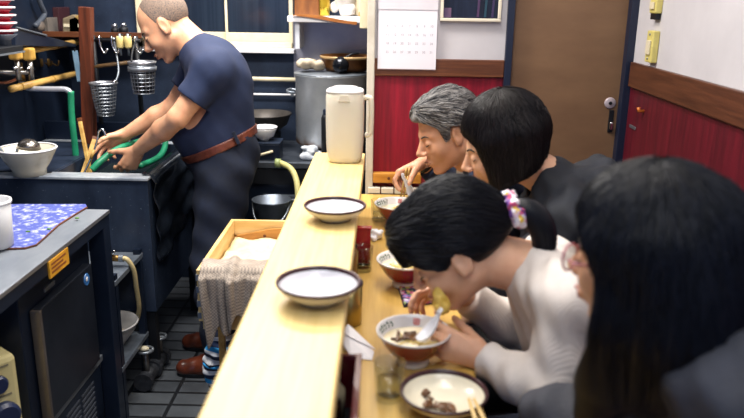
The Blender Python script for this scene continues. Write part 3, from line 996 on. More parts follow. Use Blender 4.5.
tb, bb_ = P(108, 83, Y=3.36), P(106, 115, Y=3.36)
tb = V((bb_.x, tb.y, tb.z))
t, hh = basket(tb, bb_, .058, .036, 10, 'wire noodle basket hanging right of the wooden post')
hd = MB().tube(arcpts([V((.05, .01, hh)), V((.06, .04, hh + .05)), V((.045, .07, hh + .13)), V((.035, .08, ra.z - bb_.z + .012))], 5), .005, 8).build('handle', M_steel, t, local=True, smooth=True)
MB().ball((.056, -.012, hh + .008), .009).build('rivet', M_chrome, t, local=True, smooth=True)
tb, bb_ = P(144, 62, Y=3.3), P(144, 93, Y=3.3)
t, hh = basket(V((bb_.x, 3.3, tb.z)), bb_, .056, .044, 9, 'dark wire noodle basket hanging in front of the chef\'s chin')
MB().lathe([(.0, .004), (.043, .006), (.054, hh * .7), (.05, hh * .7), (.04, .012), (0, .01)], n=32).build('liner', mat('mesh_liner', '33363c', '202329', rough=.4, metal=.6, scale=40), t, local=True, smooth=True)
MB().lathe([(.055, hh * .72), (.062, hh * .72), (.062, hh * .86), (.055, hh * .86), (.055, hh * .72)], n=32).build('band', M_steel, t, local=True, smooth=True)
MB().tube(arcpts([V((-.05, .01, hh)), V((-.058, .05, hh + .03)), V((-.06, .1, hh + .07)), V((-.062, .135, ra.z - bb_.z))], 5), .005, 8).build('handle', M_black, t, local=True, smooth=True)
for i, px in enumerate((120, 128)):
    c = P(px, 42, Y=RY - .03)
    t = thing('basket_grip', ['yellow wooden basket grip on the rail, left of the pair', 'yellow wooden basket grip on the rail, right of the pair, beside the chef\'s face'][i], 'grip', c)
    MB().tube([c + V((0, 0, -.028)), c + V((0, 0, -.02)), c + V((0, 0, .02)), c + V((0, 0, .026))], [.013, .0165, .0165, .013], 16).build('grip', mat('grip_yellow', 'd9c98a', 'b8a566', rough=.5, scale=20), t, smooth=True)
    MB().tube([c + V((0, 0, -.06)), c + V((0, 0, .036))], .006, 8).build('rod', M_steel, t, smooth=True)
    MB().bar(c + V((0, 0, .03)), V((c.x, RY + .002, c.z + .03)), .012, .008).build('hook', M_black, t)
# hanging steel hooks on the rail
for i, (px, py) in enumerate(((100, 52), (112, 50), (135, 46))):
    c = P(px, py - 8, Y=RY - .012)
    c.z = ra.z + .004
    t = thing('s_hook', ['steel hook on the utensil rail, nearest the wooden post', 'steel hook on the utensil rail, left of the yellow grips', 'steel hook on the utensil rail, right of the yellow grips'][i], 'hook', c)
    MB().tube(arcpts([c + V((0, .012, .006)), c + V((0, -.004, .012)), c + V((.004, -.006, -.03)), c + V((.02, -.008, -.06)), c + V((.035, -.01, -.045))], 5), .0045, 8).build('wire', M_chrome, t, smooth=True)
    MB().ball(c + V((.035, -.01, -.044)), .007).build('tip', M_chrome, t, smooth=True)
# small white cups standing above the rail at the back wall
wsh = P(118, 34, Y=3.7)
t = thing('back_shelf', 'dark narrow shelf on the kitchen wall behind the rail', 'shelf', (wsh.x, 3.8, wsh.z))
MB().box((XL, 3.62, wsh.z - .012), (wsh.x + .14, YK, wsh.z)).build('board', M_dsteel, t, bevel=.002)
MB().box((XL, 3.616, wsh.z - .014), (wsh.x + .142, 3.622, wsh.z + .012)).build('lip', M_darkwood, t, bevel=.002)
for i, (px, r, h) in enumerate(((114, .018, .03), (123, .022, .035))):
    c = P(px, 30, Y=3.66)
    t = thing('small_jar', ['small steel jar on the back shelf, left one', 'small steel jar on the back shelf, right one by the chef\'s brow'][i], 'jar', (c.x, 3.67, wsh.z))
    MB().lathe([(0, 0), (r, 0), (r, h * .8), (r * .8, h), (0, h)], n=20).build('body', M_black, t, local=True, smooth=True)
    MB().ball((0, 0, h + .01), .013).build('knob', M_chrome, t, local=True, smooth=True)
for i, px in enumerate((73, 79)):
    c = P(px, 28, Y=3.7)
    t = thing('folded_bag', ['folded tan paper bag on the back shelf, left of the post', 'folded ochre paper bag on the back shelf, just left of the post'][i], 'bag', (c.x, 3.72, wsh.z))
    MB().prism([(-.05, -.03, 0), (.05, -.03, 0), (.055, -.03, .06 + .03 * i), (.01, -.03, .09), (-.045, -.03, .07)], (0, .05, 0)).build('bag', mat(['bag_tan', 'bag_ochre'][i], ['7d6f58', '9a7d45'][i], ['57503f', '6d5630'][i], rough=.8, scale=16, bump=.3), t, local=True, bevel=.006)
    MB().box((-.04, -.033, .03), (.03, -.029, .045)).build('tape', M_cream, t, local=True)

# ================================================================ steel worktop with the undercounter fridge
ZW = .83
wc = P(109, 209.5, z=ZW)
WX, WY = wc.x, wc.y
wt = thing('worktop_table', 'steel worktop table at the lower left', 'table', (WX - .3, WY - .5, 0))
MB().box((XL + .005, .7, ZW - .012), (WX, WY, ZW)).build('top', mat('worktop_steel', '9da3ab', '737a85', rough=.3, metal=.25, scale=3, stretch=(1, .4, 1), rvar=.12), wt, bevel=.002)
MB().box((XL + .005, .7, ZW - .05), (WX - .002, WY - .002, ZW - .012)).build('apron', M_navysteel, wt)
MB().box((WX - .001, .7, ZW - .012), (WX + .002, WY, ZW - .001)).build('edge_trim', M_steel_bright, wt)
for y in (WY - .03, .76):
    for x in (WX - .03, XL + .04):
        MB().box((x - .028, y - .028, 0), (x + .028, y + .028, ZW - .05)).build('leg', M_navysteel, wt, bevel=.002)
tag(wt, 'steel worktop table at the lower left, holding the blue mat')
# sticker and tag on the apron
a, b = P(49, 266, X=WX + .003), P(67.5, 247, X=WX + .003)
c0, c1 = P(50, 250.5, X=WX + .003), P(66, 263, X=WX + .003)
stq = thing('warning_sticker', 'yellow sticker on the front edge of the steel worktop', 'sticker', (WX + .003, (a.y + b.y) / 2, ZW - .05))
y0, y1 = a.y, b.y
MB().box((WX - .0015, y0, ZW - .064), (WX + .004, y1, ZW - .014)).build('paper', mat('sticker_yellow', 'd9a032', 'b9831f', rough=.5, scale=14), stq)
for k in range(3):
    zz = ZW - .026 - k * .012
    MB().box((WX + .0035, y0 + .012, zz - .003), (WX + .0046, y1 - .02 - .02 * (k % 2), zz + .003)).build('print_line', mat('print_brown', '7a3d1d', rough=.6), stq)
fr = thing('undercounter_fridge', 'dark undercounter fridge with a round blue badge below the worktop', 'fridge', (WX - .3, 2.0, 0))
FX = WX - .06
d0, d1 = P(40, 308, X=FX + .03), P(91.5, 265, X=FX + .03)
fy0, fy1 = d0.y, d1.y
fzt = (d0.z + d1.z) / 2
fzb = P(97.5, 363, X=FX + .03).z
MB().box((FX - .5, fy0 - .06, .02), (FX, fy1 + .06, ZW - .06)).build('cabinet', M_navysteel, fr, bevel=.003)
dr = MB().box((FX + .002, fy0, fzb), (FX + .03, fy1, fzt)).build('door', mat('fridge_door', '2b303b', '1e232d', rough=.32, metal=.5, scale=4, rvar=.08), fr, bevel=.003)
MB().box((FX + .004, fy0 - .012, fzb - .002), (FX + .034, fy0, fzt)).build('door_edge', mat('door_edge_steel', '9a8f84', '766c66', rough=.3, metal=.8, scale=3), dr, bevel=.002)
bd = P(87, 279.5, X=FX + .032)
MB().lathe([(0, .003), (.019, .003), (.021, 0)], o=(FX + .03, bd.y, bd.z), n=28, m=Matrix.Rotation(PI / 2, 3, 'Y')).build('badge', mat('badge_blue', '3f78b8', '2f5f9c', rough=.3, scale=30), dr)
MB().ball((FX + .0335, bd.y - .004, bd.z + .003), (.002, .008, .008)).build('badge_mark', M_white, dr)
np_ = P(49, 286, X=FX + .001)
MB().box((FX, np_.y - .035, np_.z - .008), (FX + .004, np_.y + .035, np_.z + .006)).build('nameplate', M_steel, fr, bevel=.001)
MB().box((FX, fy0 - .06, fzb - .035), (FX + .014, fy1 + .06, fzb - .012)).build('middle_rail', M_steel, fr, bevel=.002)
vp = MB().box((FX, fy0 - .05, .1), (FX + .01, fy1 + .04, fzb - .04)).build('vent_panel', M_navysteel, fr, bevel=.002)
g0, g1 = P(97, 390, X=FX + .012), P(70, 405, X=FX + .012)
vy1, vy0 = g0.y - .02, g1.y - .03
for k in range(9):
    zz = fzb - .075 - k * .02
    for (ya_, yb2) in ((vy0, vy0 + (vy1 - vy0) * .46), (vy0 + (vy1 - vy0) * .54, vy1)):
        MB().box((FX + .009, ya_, zz), (FX + .013, yb2, zz + .008)).build('vent_slot', mat('slot_grey', '565b66', rough=.4, metal=.5), vp)
# translucent tub and the blue mat on the worktop
MT = thing('blue_mat', 'blue speckled cloth mat spread on the steel worktop', 'mat', P(45, 226, z=ZW))
out = [P(x, y, z=ZW + .001) for x, y in ((-25, 206.5), (20, 205.5), (60, 205.5), (86, 205.5), (87, 208), (72, 217), (58, 226), (45, 238), (36, 246), (25, 249), (10, 249.5), (-25, 249.5))]
mm = MB().prism(out, (0, 0, .006))
mb_ = mat('mat_blue_speckle', '434e94', 'a9aed4', rough=.85, scale=46, lo=.5, hi=.68, detail=4, bump=.3, bscale=60)
mm.build('cloth', mb_, MT, bevel=.002)
ed = MB().tube([p + V((0, 0, .002)) for p in out[4:]], .0035, 6)
ed.build('hem', M_darkwood, MT)
t = thing('scrap_of_greens', 'tiny green leaf scraps on the blue mat', 'leaf scraps', P(30, 231, z=ZW + .008))
for (x, y) in ((28, 231.5), (49, 229), (77, 218)):
    c = P(x, y, z=ZW + .0085)
    MB().ball(c, (.008, .005, .003), 8).build('leaf', mat('leaf_green', '5d8a3a', '3f6a2a', rough=.6, scale=30), t, smooth=True)
tc_ = P(-6, 246, z=ZW + .008)
t = thing('plastic_tub', 'translucent white plastic tub at the left edge of the worktop', 'tub', (tc_.x, tc_.y, ZW + .0075))
MB().lathe([(0, 0), (.05, 0), (.053, .004), (.058, .135), (.055, .135), (.05, .008), (0, .006)], n=40).build('tub', mat('tub_plastic', 'cfd0d4', rough=.35, trans=.35, ior=1.3), t, local=True, smooth=True)
MB().lathe([(.0555, .128), (.061, .128), (.061, .137), (.0555, .137), (.0555, .128)], n=40).build('rim', M_white, t, local=True, smooth=True)
MB().lathe([(0, .009), (.048, .009), (.05, .045), (0, .045)], n=40).build('contents', mat('tub_contents', '8b7f78', '6b605b', rough=.6, scale=25), t, local=True)
# cream appliance with two dials
ac = P(-4, 392, X=-1.02)
ap = thing('dial_appliance', 'cream appliance with two dark dials at the bottom left corner', 'appliance', (ac.x, ac.y, 0))
rz = Matrix.Rotation(math.radians(-38), 4, 'Z')
rc = P(17, 400, X=-1.02)
zt_ = P(8, 347, X=-1.02).z
W_ = .12
MB().box((-.14, -.16, 0), (.0, .065, zt_), rz).build('body', mat('appliance_cream', 'd6cc9c', 'c4b884', rough=.4, scale=6), ap, local=True, bevel=.015)
def on_face(y, z, r, d, nm, m_):
    mm = rz.to_3x3() @ Matrix.Rotation(PI / 2, 3, 'Y')
    MB().lathe([(0, d), (r * .8, d), (r, d * .6), (r, 0)], o=rz @ V((.001, y, z)), n=28, m=mm).build(nm, m_, ap, local=True, smooth=False)
on_face(.005, zt_ - .068, .026, .02, 'dial', mat('dial_blue', '202c4c', rough=.3))
on_face(.01, zt_ - .165, .042, .025, 'dial', MATS['dial_blue'])
for k, zz in enumerate((zt_ - .025, zt_ - .11)):
    MB().box((0, -.03, zz), (.0025, .04, zz + .005), rz).build('printed_line', mat('print_grey', '7c7660', rough=.6), ap, local=True)
MB().ball((-.07, -.04, zt_ + .03), (.07, .08, .028)).build('foil_cover', mat('foil', 'b9bfc8', '8a919c', rough=.25, metal=.8, scale=20, bump=.5, bscale=40), ap, local=True, smooth=True)

# ================================================================ open rack between worktop and sink
rk = thing('steel_rack', 'open two-shelf steel rack in the gap between worktop and sink', 'rack', (WX - .2, (WY + SY) / 2, 0))
RX = WX - .005
for z in (.56, .22):
    MB().box((XL + .3, WY + .012, z - .02), (RX, SY - .012, z)).build('shelf', mat('rack_steel', '7d8692', '525b68', rough=.33, metal=.4, scale=9, rvar=.1), rk, bevel=.002)
for y in (WY + .03, SY - .03):
    for x in (RX - .015, XL + .33):
        MB().box((x - .013, y - .013, 0), (x + .013, y + .013, .58)).build('leg', M_navysteel, rk)
bw = P(118, 357, z=.22)
t = thing('steel_bowl', 'dented white enamel bowl on the lower rack shelf', 'bowl', (RX - .105, WY + .18, .22))
MB().lathe([(0, 0), (.045, 0), (.06, .02), (.1, .075), (.108, .1), (.112, .1), (.112, .104), (.105, .104), (.095, .075), (.055, .025), (0, .012)], n=44).build('bowl', mat('enamel_grey', 'bdbcbc', '9d9c9e', rough=.35, scale=6), t, local=True, smooth=True)
MB().ball((.01, .0, .04), (.06, .06, .03)).build('flour', mat('flour', 'd8cdb5', 'bfb295', rough=.9, scale=30), t, local=True, smooth=True)
yv = P(118, 263, z=.60)
t = thing('gas_tap', 'brass gas tap with a yellow collar on the upper rack shelf', 'tap', (RX - .06, yv.y, .56))
c = V((RX - .075, WY + .16, .593))
WORLD[t.name] = V((c.x, c.y, .56)); t.location = (c.x, c.y, .56)
MB().tube([c + V((-.05, 0, 0)), c + V((.0, 0, 0))], .017, 14).build('collar', mat('collar_yellow', 'c9a548', rough=.4, metal=.4), t, smooth=True)
MB().tube([c, c + V((.05, 0, 0))], .012, 12).build('body', MATS['brass_worn'], t, smooth=True)
MB().tube([c + V((.012, 0, .008)), c + V((.03, -.01, .035))], .005, 8).build('lever', M_chrome, t, smooth=True)
MB().box((c.x - .04, c.y - .012, .56), (c.x - .015, c.y + .012, c.z)).build('foot', M_black, t)
hs = [c + V((.045, 0, 0)), c + V((.07, 0, -.004)), c + V((.088, .01, -.05)), c + V((.086, .03, -.13)), c + V((.08, .06, -.21)), c + V((.066, .09, -.26)), c + V((.05, .11, -.30))]
t = thing('gas_hose', 'beige gas hose hanging from the brass tap beside the rack', 'hose', hs[-1])
MB().tube(arcpts(hs, 8), .009, 12).build('tube', mat('hose_beige', 'bfae82', 'a3946a', rough=.5, scale=9), t, smooth=True)
MB().tube([hs[0] + V((-.004, 0, 0)), hs[0] + V((.012, 0, 0))], .0135, 12).build('clamp', M_steel, t)
# pipe valves on the floor
fv = P(160, 365, z=.06)
t = thing('pipe_valve', 'dark iron pipe with two valves lying on the floor under the sink edge', 'valve', (fv.x, fv.y, 0))
a, b = P(143, 383, z=.045), P(163, 354, z=.045)
MB().tube([a, b], .03, 14).build('pipe', mat('old_iron', '40434a', '23262c', rough=.5, metal=.5, scale=25, bump=.4, bscale=60), t, smooth=True)
for f in (.05, .5, .92):
    c = a.lerp(b, f)
    MB().tube([c - (b - a).normalized() * .014, c + (b - a).normalized() * .014], .039, 12).build('flange', MATS['old_iron'], t)
for f, hh in ((.2, .12), (.86, .1)):
    c = a.lerp(b, f)
    MB().tube([c, c + V((0, 0, hh))], .012, 10).build('spindle', MATS['valve_metal'], t, smooth=True)
    w = MB().tube([c + V((.03 * math.cos(k * PI / 6), .03 * math.sin(k * PI / 6), hh)) for k in range(13)], .006, 8)
    w.tube([c + V((-.03, 0, hh)), c + V((.03, 0, hh))], .004, 6)
    w.build('handwheel', M_steel, t, smooth=True)
MB().ball(a.lerp(b, .2) + V((0, -.01, .132)), (.02, .014, .01)).build('knob', M_cream, t, smooth=True)
# ================================================================ wooden crates and towels
ZC = .73
ca, cb = P(196, 270, z=ZC), P(231, 219, z=ZC)
CX0, CY0, CY1, CX1 = ca.x, ca.y, cb.y, -.262
M_crate = mat('crate_wood', 'e0c48c', 'cdaa6a', rough=.5, scale=4, stretch=(1.2, 7, 7), bump=.08, bscale=20)
M_crate2 = mat('crate_wood_long', 'e0c48c', 'cdaa6a', rough=.5, scale=4, stretch=(7, 1.2, 7), bump=.08, bscale=20)
for k, (zt2, lab) in enumerate(((ZC, 'pale wooden noodle crate under the counter edge, topmost of the two'), (ZC - .087, 'pale wooden noodle crate under the draped grey towel, lower of the two'))):
    t = thing('wooden_crate', lab, 'crate', ((CX0 + CX1) / 2, (CY0 + CY1) / 2, zt2 - .085), group=None)
    h = .085
    MB().box((CX0, CY0, zt2 - h), (CX1, CY0 + .014, zt2)).build('end_board', M_crate, t, bevel=.002)
    MB().box((CX0, CY1 - .014, zt2 - h), (CX1, CY1, zt2)).build('end_board', M_crate, t, bevel=.002)
    MB().box((CX0, CY0 + .014, zt2 - h), (CX0 + .014, CY1 - .014, zt2)).build('side_board', M_crate2, t, bevel=.002)
    MB().box((CX1 - .014, CY0 + .014, zt2 - h), (CX1, CY1 - .014, zt2)).build('side_board', M_crate2, t, bevel=.002)
    MB().box((CX0 + .014, CY0 + .014, zt2 - h), (CX1 - .014, CY1 - .014, zt2 - h + .01)).build('bottom', M_crate2, t)
    for zz in (zt2 - .025, zt2 - .065):
        MB().box((CX0 - .002, CY0 - .002, zz - .01), (CX0 + .01, CY0 + .012, zz + .01)).build('corner_plate', M_steel, t)
lip2 = MB()
n = 20
poly = [(CX0 + .014, CY1 - .03, ZC - .05)]
for i in range(n + 1):
    u = i / n
    poly.append((CX0 + .014 + u * (CX1 - CX0 - .03), CY1 - .03, ZC - .042 + .016 * math.sin(u * 4.2 - 1.2)))
poly.append((CX1 - .016, CY1 - .03, ZC - .074)); poly.append((CX0 + .0145, CY1 - .03, ZC - .074))
t = thing('wavy_slat', 'brown wavy-edged wooden slat lying inside the crate\'s far end', 'slat', (CX0 + .15, CY1 - .03, ZC - .074))
lip2.prism(poly, (0, .014, 0)).build('slat', mat('slat_wood', 'b98443', '93622b', rough=.5, scale=5, stretch=(1, 6, 8)), t)
MB().ball((CX0 + .13, CY1 - .0305, ZC - .055), (.006, .0015, .006)).build('knot', M_darkwood, t)
fl = MB()
nx, ny = 16, 28
vs = [(CX0 + .02 + (CX1 - CX0 - .04) * i / nx, CY0 + .02 + (CY1 - CY0 - .055) * j / ny, ZC - .066 + .005 * math.sin(i * .9 + j * .5) + .004 * math.sin(j * 1.1)) for j in range(ny + 1) for i in range(nx + 1)]
fs = [(j * (nx + 1) + i, j * (nx + 1) + i + 1, (j + 1) * (nx + 1) + i + 1, (j + 1) * (nx + 1) + i) for j in range(ny) for i in range(nx)]
tag(fl.add(vs, fs).build('flour_layer', mat('crate_flour', 'e3d3ae', 'd3bd90', rough=.9, scale=14), smooth=True, solid=.008), 'layer of pale flour on the bottom of the top crate', 'flour', kind='stuff')
# crate stand
t = thing('crate_stand', 'wooden stand with slim legs carrying the crates behind the counter', 'stand', ((CX0 + CX1) / 2, (CY0 + CY1) / 2, 0))
zs_ = ZC - .174
MB().box((CX0 + .01, CY0 + .01, zs_ - .03), (CX1 - .005, CY1 - .01, zs_)).build('top', M_crate2, t, bevel=.002)
for x in (CX0 + .02, CX1 - .04):
    for y in (CY0 + .22, CY1 - .04):
        MB().box((x - .011, y - .011, 0), (x + .011, y + .011, zs_ - .03)).build('leg', M_bamboo, t, bevel=.002)
# grey waffle towel over the crate's front edge and corner
def drape(nu, nv, fn):
    vs = [fn(i / nu, j / nv) for j in range(nv + 1) for i in range(nu + 1)]
    fs = [(j * (nu + 1) + i, j * (nu + 1) + i + 1, (j + 1) * (nu + 1) + i + 1, (j + 1) * (nu + 1) + i) for j in range(nv) for i in range(nu)]
    return MB().add(vs, fs)
def tow(u, v):
    x = CX0 + .006 + u * .205 + .03 * v * (1 - u)
    L0 = .07
    s = v * (.335 - .13 * u - .05 * math.sin(u * 9) ** 2)
    fold = .016 * math.sin(u * 15 + 1.0) * min(1, v * 1.7) + .01 * math.sin(u * 27 + v * 3)*min(1, v * 2)
    ridge = .025 * math.exp(-((u - .5) / .07) ** 2)
    if s < L0:
        return (x, CY0 + .012 + (L0 - s) * .9, ZC + .008 + ridge * .6 + .002 * math.sin(u * 20))
    if s < L0 + .03:
        a = (s - L0) / .03 * PI / 2
        return (x, CY0 + .012 - .024 * math.sin(a) - ridge * a * .6, ZC + .008 - .02 * (1 - math.cos(a)) + ridge * (1 - a / 2) * .6)
    d = s - L0 - .03
    return (x + .02 * d * math.sin(u * 6), CY0 - .024 - abs(fold) - ridge - .01 * d, ZC - .012 - d)
def waffle():
    m = mat('waffle_grey', 'b2a699', '998d82', rough=.95, scale=20)
    N, L = m.node_tree.nodes, m.node_tree.links
    b = N['Principled BSDF']
    tc = N.new('ShaderNodeTexCoord')
    mp = N.new('ShaderNodeMapping'); mp.inputs['Scale'].default_value = (1, .8, 1)
    L.new(tc.outputs['Object'], mp.inputs[0])
    ck = N.new('ShaderNodeTexChecker'); ck.inputs['Scale'].default_value = 190
    L.new(mp.outputs[0], ck.inputs['Vector'])
    src = b.inputs['Base Color'].links[0].from_socket
    mx = N.new('ShaderNodeMix'); mx.data_type = 'RGBA'; mx.blend_type = 'MULTIPLY'; mx.inputs[0].default_value = .75
    r = N.new('ShaderNodeValToRGB'); r.color_ramp.elements[0].color = (.42, .42, .45, 1)
    L.new(ck.outputs['Fac'], r.inputs[0]); L.new(src, mx.inputs[6]); L.new(r.outputs[0], mx.inputs[7])
    L.new(mx.outputs[2], b.inputs['Base Color'])
    return m
o = drape(60, 46, tow).build('grey_towel', waffle(), smooth=True, solid=.005)
tag(o, 'grey waffle towel hanging over the corner of the wooden crate', 'towel')
sp0 = P(222, 330, Y=CY0 + .1)
def tow2(u, v):
    x = P(207, 340, Y=2.3).x + u * .11
    s = v * .2
    f = .012 * math.sin(u * 11 + v * 2)
    zt3 = zs_ - .012
    if v < .15:
        return (x, CY0 + .06 - v * .5, zs_ + .004 - .0)
    return (x + .01 * v, CY0 - .012 + f - .02 * v, zs_ - (v - .15) * .26)
# rolled striped towel standing behind the chef's shoe, by the crate stand's leg
q = P(217, 352, Y=2.5)
t = thing('striped_towel', 'blue, white and navy striped towel bundled beside the brown shoe', 'towel', (q.x, 2.5, 0))
zq0, zq1 = P(214, 364, Y=2.5).z, P(226, 322, Y=2.5).z
S = SDF((-.09, -.09, -.01), (.12, .09, .45), .005)
S.cone((-.01, 0, zq0 - .02), (.03, 0, zq1), .045, .05, k=.02)
S.cone((.0, .01, 0), (-.005, 0, zq0), .03, .042, k=.02)
S.ell((.03, -.01, (zq0 + zq1) / 2), (.05, .05, .06), k=.03)
S.ripple([((60, 20, 140), .003, 0), ((-50, 90, 60), .003, 1)])
pos, F = S.surf()
sm = stripe_mat('towel_stripes', [(0, '2f9ad8'), (.16, '1c2c4e'), (.32, 'd5d8df'), (.44, '1a2238'), (.62, 'd8dae0'), (.78, '222c44'), (.9, 'cfd3db')], 7.0, 2)
mesh_np('bundle', pos + np.array(WORLD[t.name]), F, sm, t)
MB().tube([(q.x - .035 + .05 * math.cos(k * PI / 6) + .035, 2.5 + .05 * math.sin(k * PI / 6), zq0 + .01) for k in range(13)], .006, 8).build('hem', mat('hem_blue', '2b8fd0', rough=.8), t, smooth=True)
# ================================================================ pass counter and dining counter
ZSH, ZCT = 1.03, .83
SHX0, SHX1, SHY = -.229, -.0575, 2.49
WLX = -.135


def plank_mat(name, c1, c2, lo=.3, hi=.7):
    m = mat(name, c1, c2, rough=.38, scale=4, stretch=(16, .7, 16), lo=lo, hi=hi, detail=6, bump=.05, bscale=12)
    return m


M_shelf = plank_mat('pale_counter_wood', 'dfc58a', 'cfb26f')
M_counter = plank_mat('honey_counter_wood', 'c8a45a', 'af8a42')
ps = thing('pass_counter', 'long pale wooden pass counter dividing kitchen and diners', 'counter', ((SHX0 + SHX1) / 2, 1.4, 0))
MB().box((SHX0, .25, ZSH - .034), (SHX1, SHY, ZSH)).build('top', M_shelf, ps, bevel=.004)
MB().box((SHX0 + .012, .25, 0), (WLX, SHY - .02, ZSH - .034)).build('support_wall', mat('support_panel', 'a8844c', '8e6c39', rough=.5, scale=4, stretch=(4, 2, 1)), ps)
MB().box((WLX, .25, ZSH - .075), (WLX + .02, SHY - .02, ZSH - .034)).build('rail', M_darkwood, ps)
CTX1 = .195
ct = thing('dining_counter', 'narrow honey-coloured wooden dining counter below the pass', 'counter', (.05, 1.4, 0))
MB().box((WLX + .0005, .25, ZCT - .035), (CTX1, 2.70, ZCT)).build('top', M_counter, ct, bevel=.005)
MB().box((WLX + .01, .28, ZCT - .12), (WLX + .05, 2.68, ZCT - .035)).build('support_rail', M_darkwood, ct)
for y in (.4, 1.5, 2.6):
    MB().box((WLX + .01, y - .03, 0), (WLX + .05, y + .03, ZCT - .12)).build('leg', M_darkwood, ct)
# ledge on the red wall
a, b = P(373, 173, Y=YB - .03), P(421, 183.5, Y=YB - .03)
t = thing('wall_ledge', 'short ochre wooden ledge fixed on the red back wall', 'ledge', (a.x + .05, YB, b.z))
MB().box((a.x, YB - .035, b.z), (b.x, YB - .001, a.z)).build('board', mat('ledge_wood', 'c58a3a', 'a36c27', rough=.4, scale=4, stretch=(1, 7, 9)), t, bevel=.003)
for x in (a.x + .06, b.x - .05):
    MB().lathe([(0, .002), (.005, .002), (.006, 0)], o=(x, YB - .035, (a.z + b.z) / 2), n=14, m=Matrix.Rotation(PI / 2, 3, 'X')).build('screw', M_darkwood, t)
a, b = P(372, 190, Y=2.73), P(420, 198, Y=2.73)
t = thing('tile_strip', 'pale tiled upstand at the far end of the dining counter', 'upstand', (.03, 2.72, ZCT))
for k in range(5):
    x = -.05 + k * .05
    MB().box((x, 2.705, ZCT), (x + .046, 2.735, ZCT + .022)).build('tile', mat('tile_cream', 'd8d2c4', 'c6bfb0', rough=.3, scale=5), t, bevel=.002)

# ---------------------------------------------------------------- things on the pass
M_glaze = mat('white_glaze', 'dcdadf', 'd2d0d6', rough=.18, scale=3, coat=.3)
M_glaze_cream = mat('cream_glaze', 'd6cfbb', 'cbc2ab', rough=.25, scale=5, coat=.2)
M_rimbrown = mat('brown_rim_glaze', '3f1d24', '2b1319', rough=.3, scale=20)
M_foot = mat('unglazed_foot', '6d5540', rough=.7)


def dish(name, label, loc, R=.0745, group=None, inner=M_glaze):
    """shallow bowl with a brown painted lip"""
    t = thing(name, label, 'dish', loc, group)
    s = R / .0745
    MB().lathe([(.0, .006), (.032 * s, .006), (.033 * s, 0), (.037 * s, 0), (.038 * s, .006), (.055 * s, .014), (.066 * s, .0225), (.0723 * s, .0320)], n=56).build('body', M_glaze_cream, t, local=True, smooth=True)
    MB().lathe([(.0688 * s, .0312), (.064 * s, .0245), (.052 * s, .016), (.036 * s, .0115), (0, .0105)], n=56).build('interior', inner, t, local=True, smooth=True)
    MB().lathe([(.0722 * s, .0318), (.0734 * s, .0326), (.0748 * s, .0345), (.0752 * s, .0368), (.0736 * s, .0385), (.0708 * s, .0378), (.0692 * s, .0340), (.0686 * s, .0310)], n=56).build('lip', M_rimbrown, t, local=True, smooth=True)
    MB().lathe([(.0325 * s, 0), (.0375 * s, 0), (.0375 * s, .003), (.0325 * s, .003), (.0325 * s, 0)], n=40).build('foot_ring', M_foot, t, local=True)
    return t


for (x, y, lab) in ((335, 205.5, 'brown-rimmed white dish on the pass counter, farther one, nearer the pitcher'),
                    (318.5, 282, 'brown-rimmed white dish on the pass counter, nearer and larger looking one')):
    c = P(x, y, z=ZSH + .035)
    dish('shallow_dish', lab, (c.x, c.y, ZSH), .0745)
# pitcher
jc = P(345, 160, z=ZSH)
pt = thing('pitcher', 'tall cream plastic water pitcher at the far end of the pass counter', 'pitcher', (jc.x, jc.y - .005, ZSH))
S = SDF((-.09, -.09, -.01), (.09, .09, .27), .0035)


def sq(z, w, r):
    return (z, w, r)


M_jug = mat('pitcher_cream', 'dcd6c6', 'd4cdbb', rough=.3, scale=3, sss=.1)
prof = [(0, .048), (.004, .053), (.02, .058), (.06, .0612), (.12, .0622), (.18, .0625), (.212, .0618), (.2235, .0595)]
m = MB()
n = 64
vs, fs = [], []
for z, r in prof:
    for i in range(n):
        a = 2 * PI * i / n
        e = 3.6
        k = (abs(math.cos(a)) ** e + abs(math.sin(a)) ** e) ** (-1 / e)
        vs.append((r * k * math.cos(a) * .98, r * k * math.sin(a) * .98, z))
for j in range(len(prof) - 1):
    for i in range(n):
        fs.append((j * n + i, j * n + (i + 1) % n, (j + 1) * n + (i + 1) % n, (j + 1) * n + i))
fs.append(tuple(range(n))[::-1])
m.add(vs, fs)
m.build('body', M_jug, pt, local=True, smooth=True)
lid = MB()
lp = [(.0595, .2235), (.061, .2245), (.061, .229), (.054, .2335), (.045, .2345), (.038, .240), (0, .241)]
vs, fs = [], []
for r, z in lp:
    for i in range(n):
        a = 2 * PI * i / n
        e = 3.6 if r > .05 else 2.4
        k = (abs(math.cos(a)) ** e + abs(math.sin(a)) ** e) ** (-1 / e)
        vs.append((r * k * math.cos(a) * .98, r * k * math.sin(a) * .98, z))
for j in range(len(lp) - 1):
    for i in range(n):
        fs.append((j * n + i, j * n + (i + 1) % n, (j + 1) * n + (i + 1) % n, (j + 1) * n + i))
lid.add(vs, fs)
lid.build('lid', mat('pitcher_lid', 'd6d2cf', 'c6c3c6', rough=.3, scale=10), pt, local=True, smooth=True)
MB().tube(arcpts([(.055, -.01, .205), (.074, -.014, .208), (.084, -.016, .195), (.084, -.016, .11), (.078, -.015, .09), (.066, -.012, .088)], 6), .0085, 10).build('handle', M_jug, pt, local=True, smooth=True)
MB().prism([(-.02, -.0615, .2), (.02, -.0615, .2), (.012, -.0615, .222), (-.012, -.0615, .222)], (0, -.004, 0)).build('spout', M_jug, pt, local=True, bevel=.001)
del S

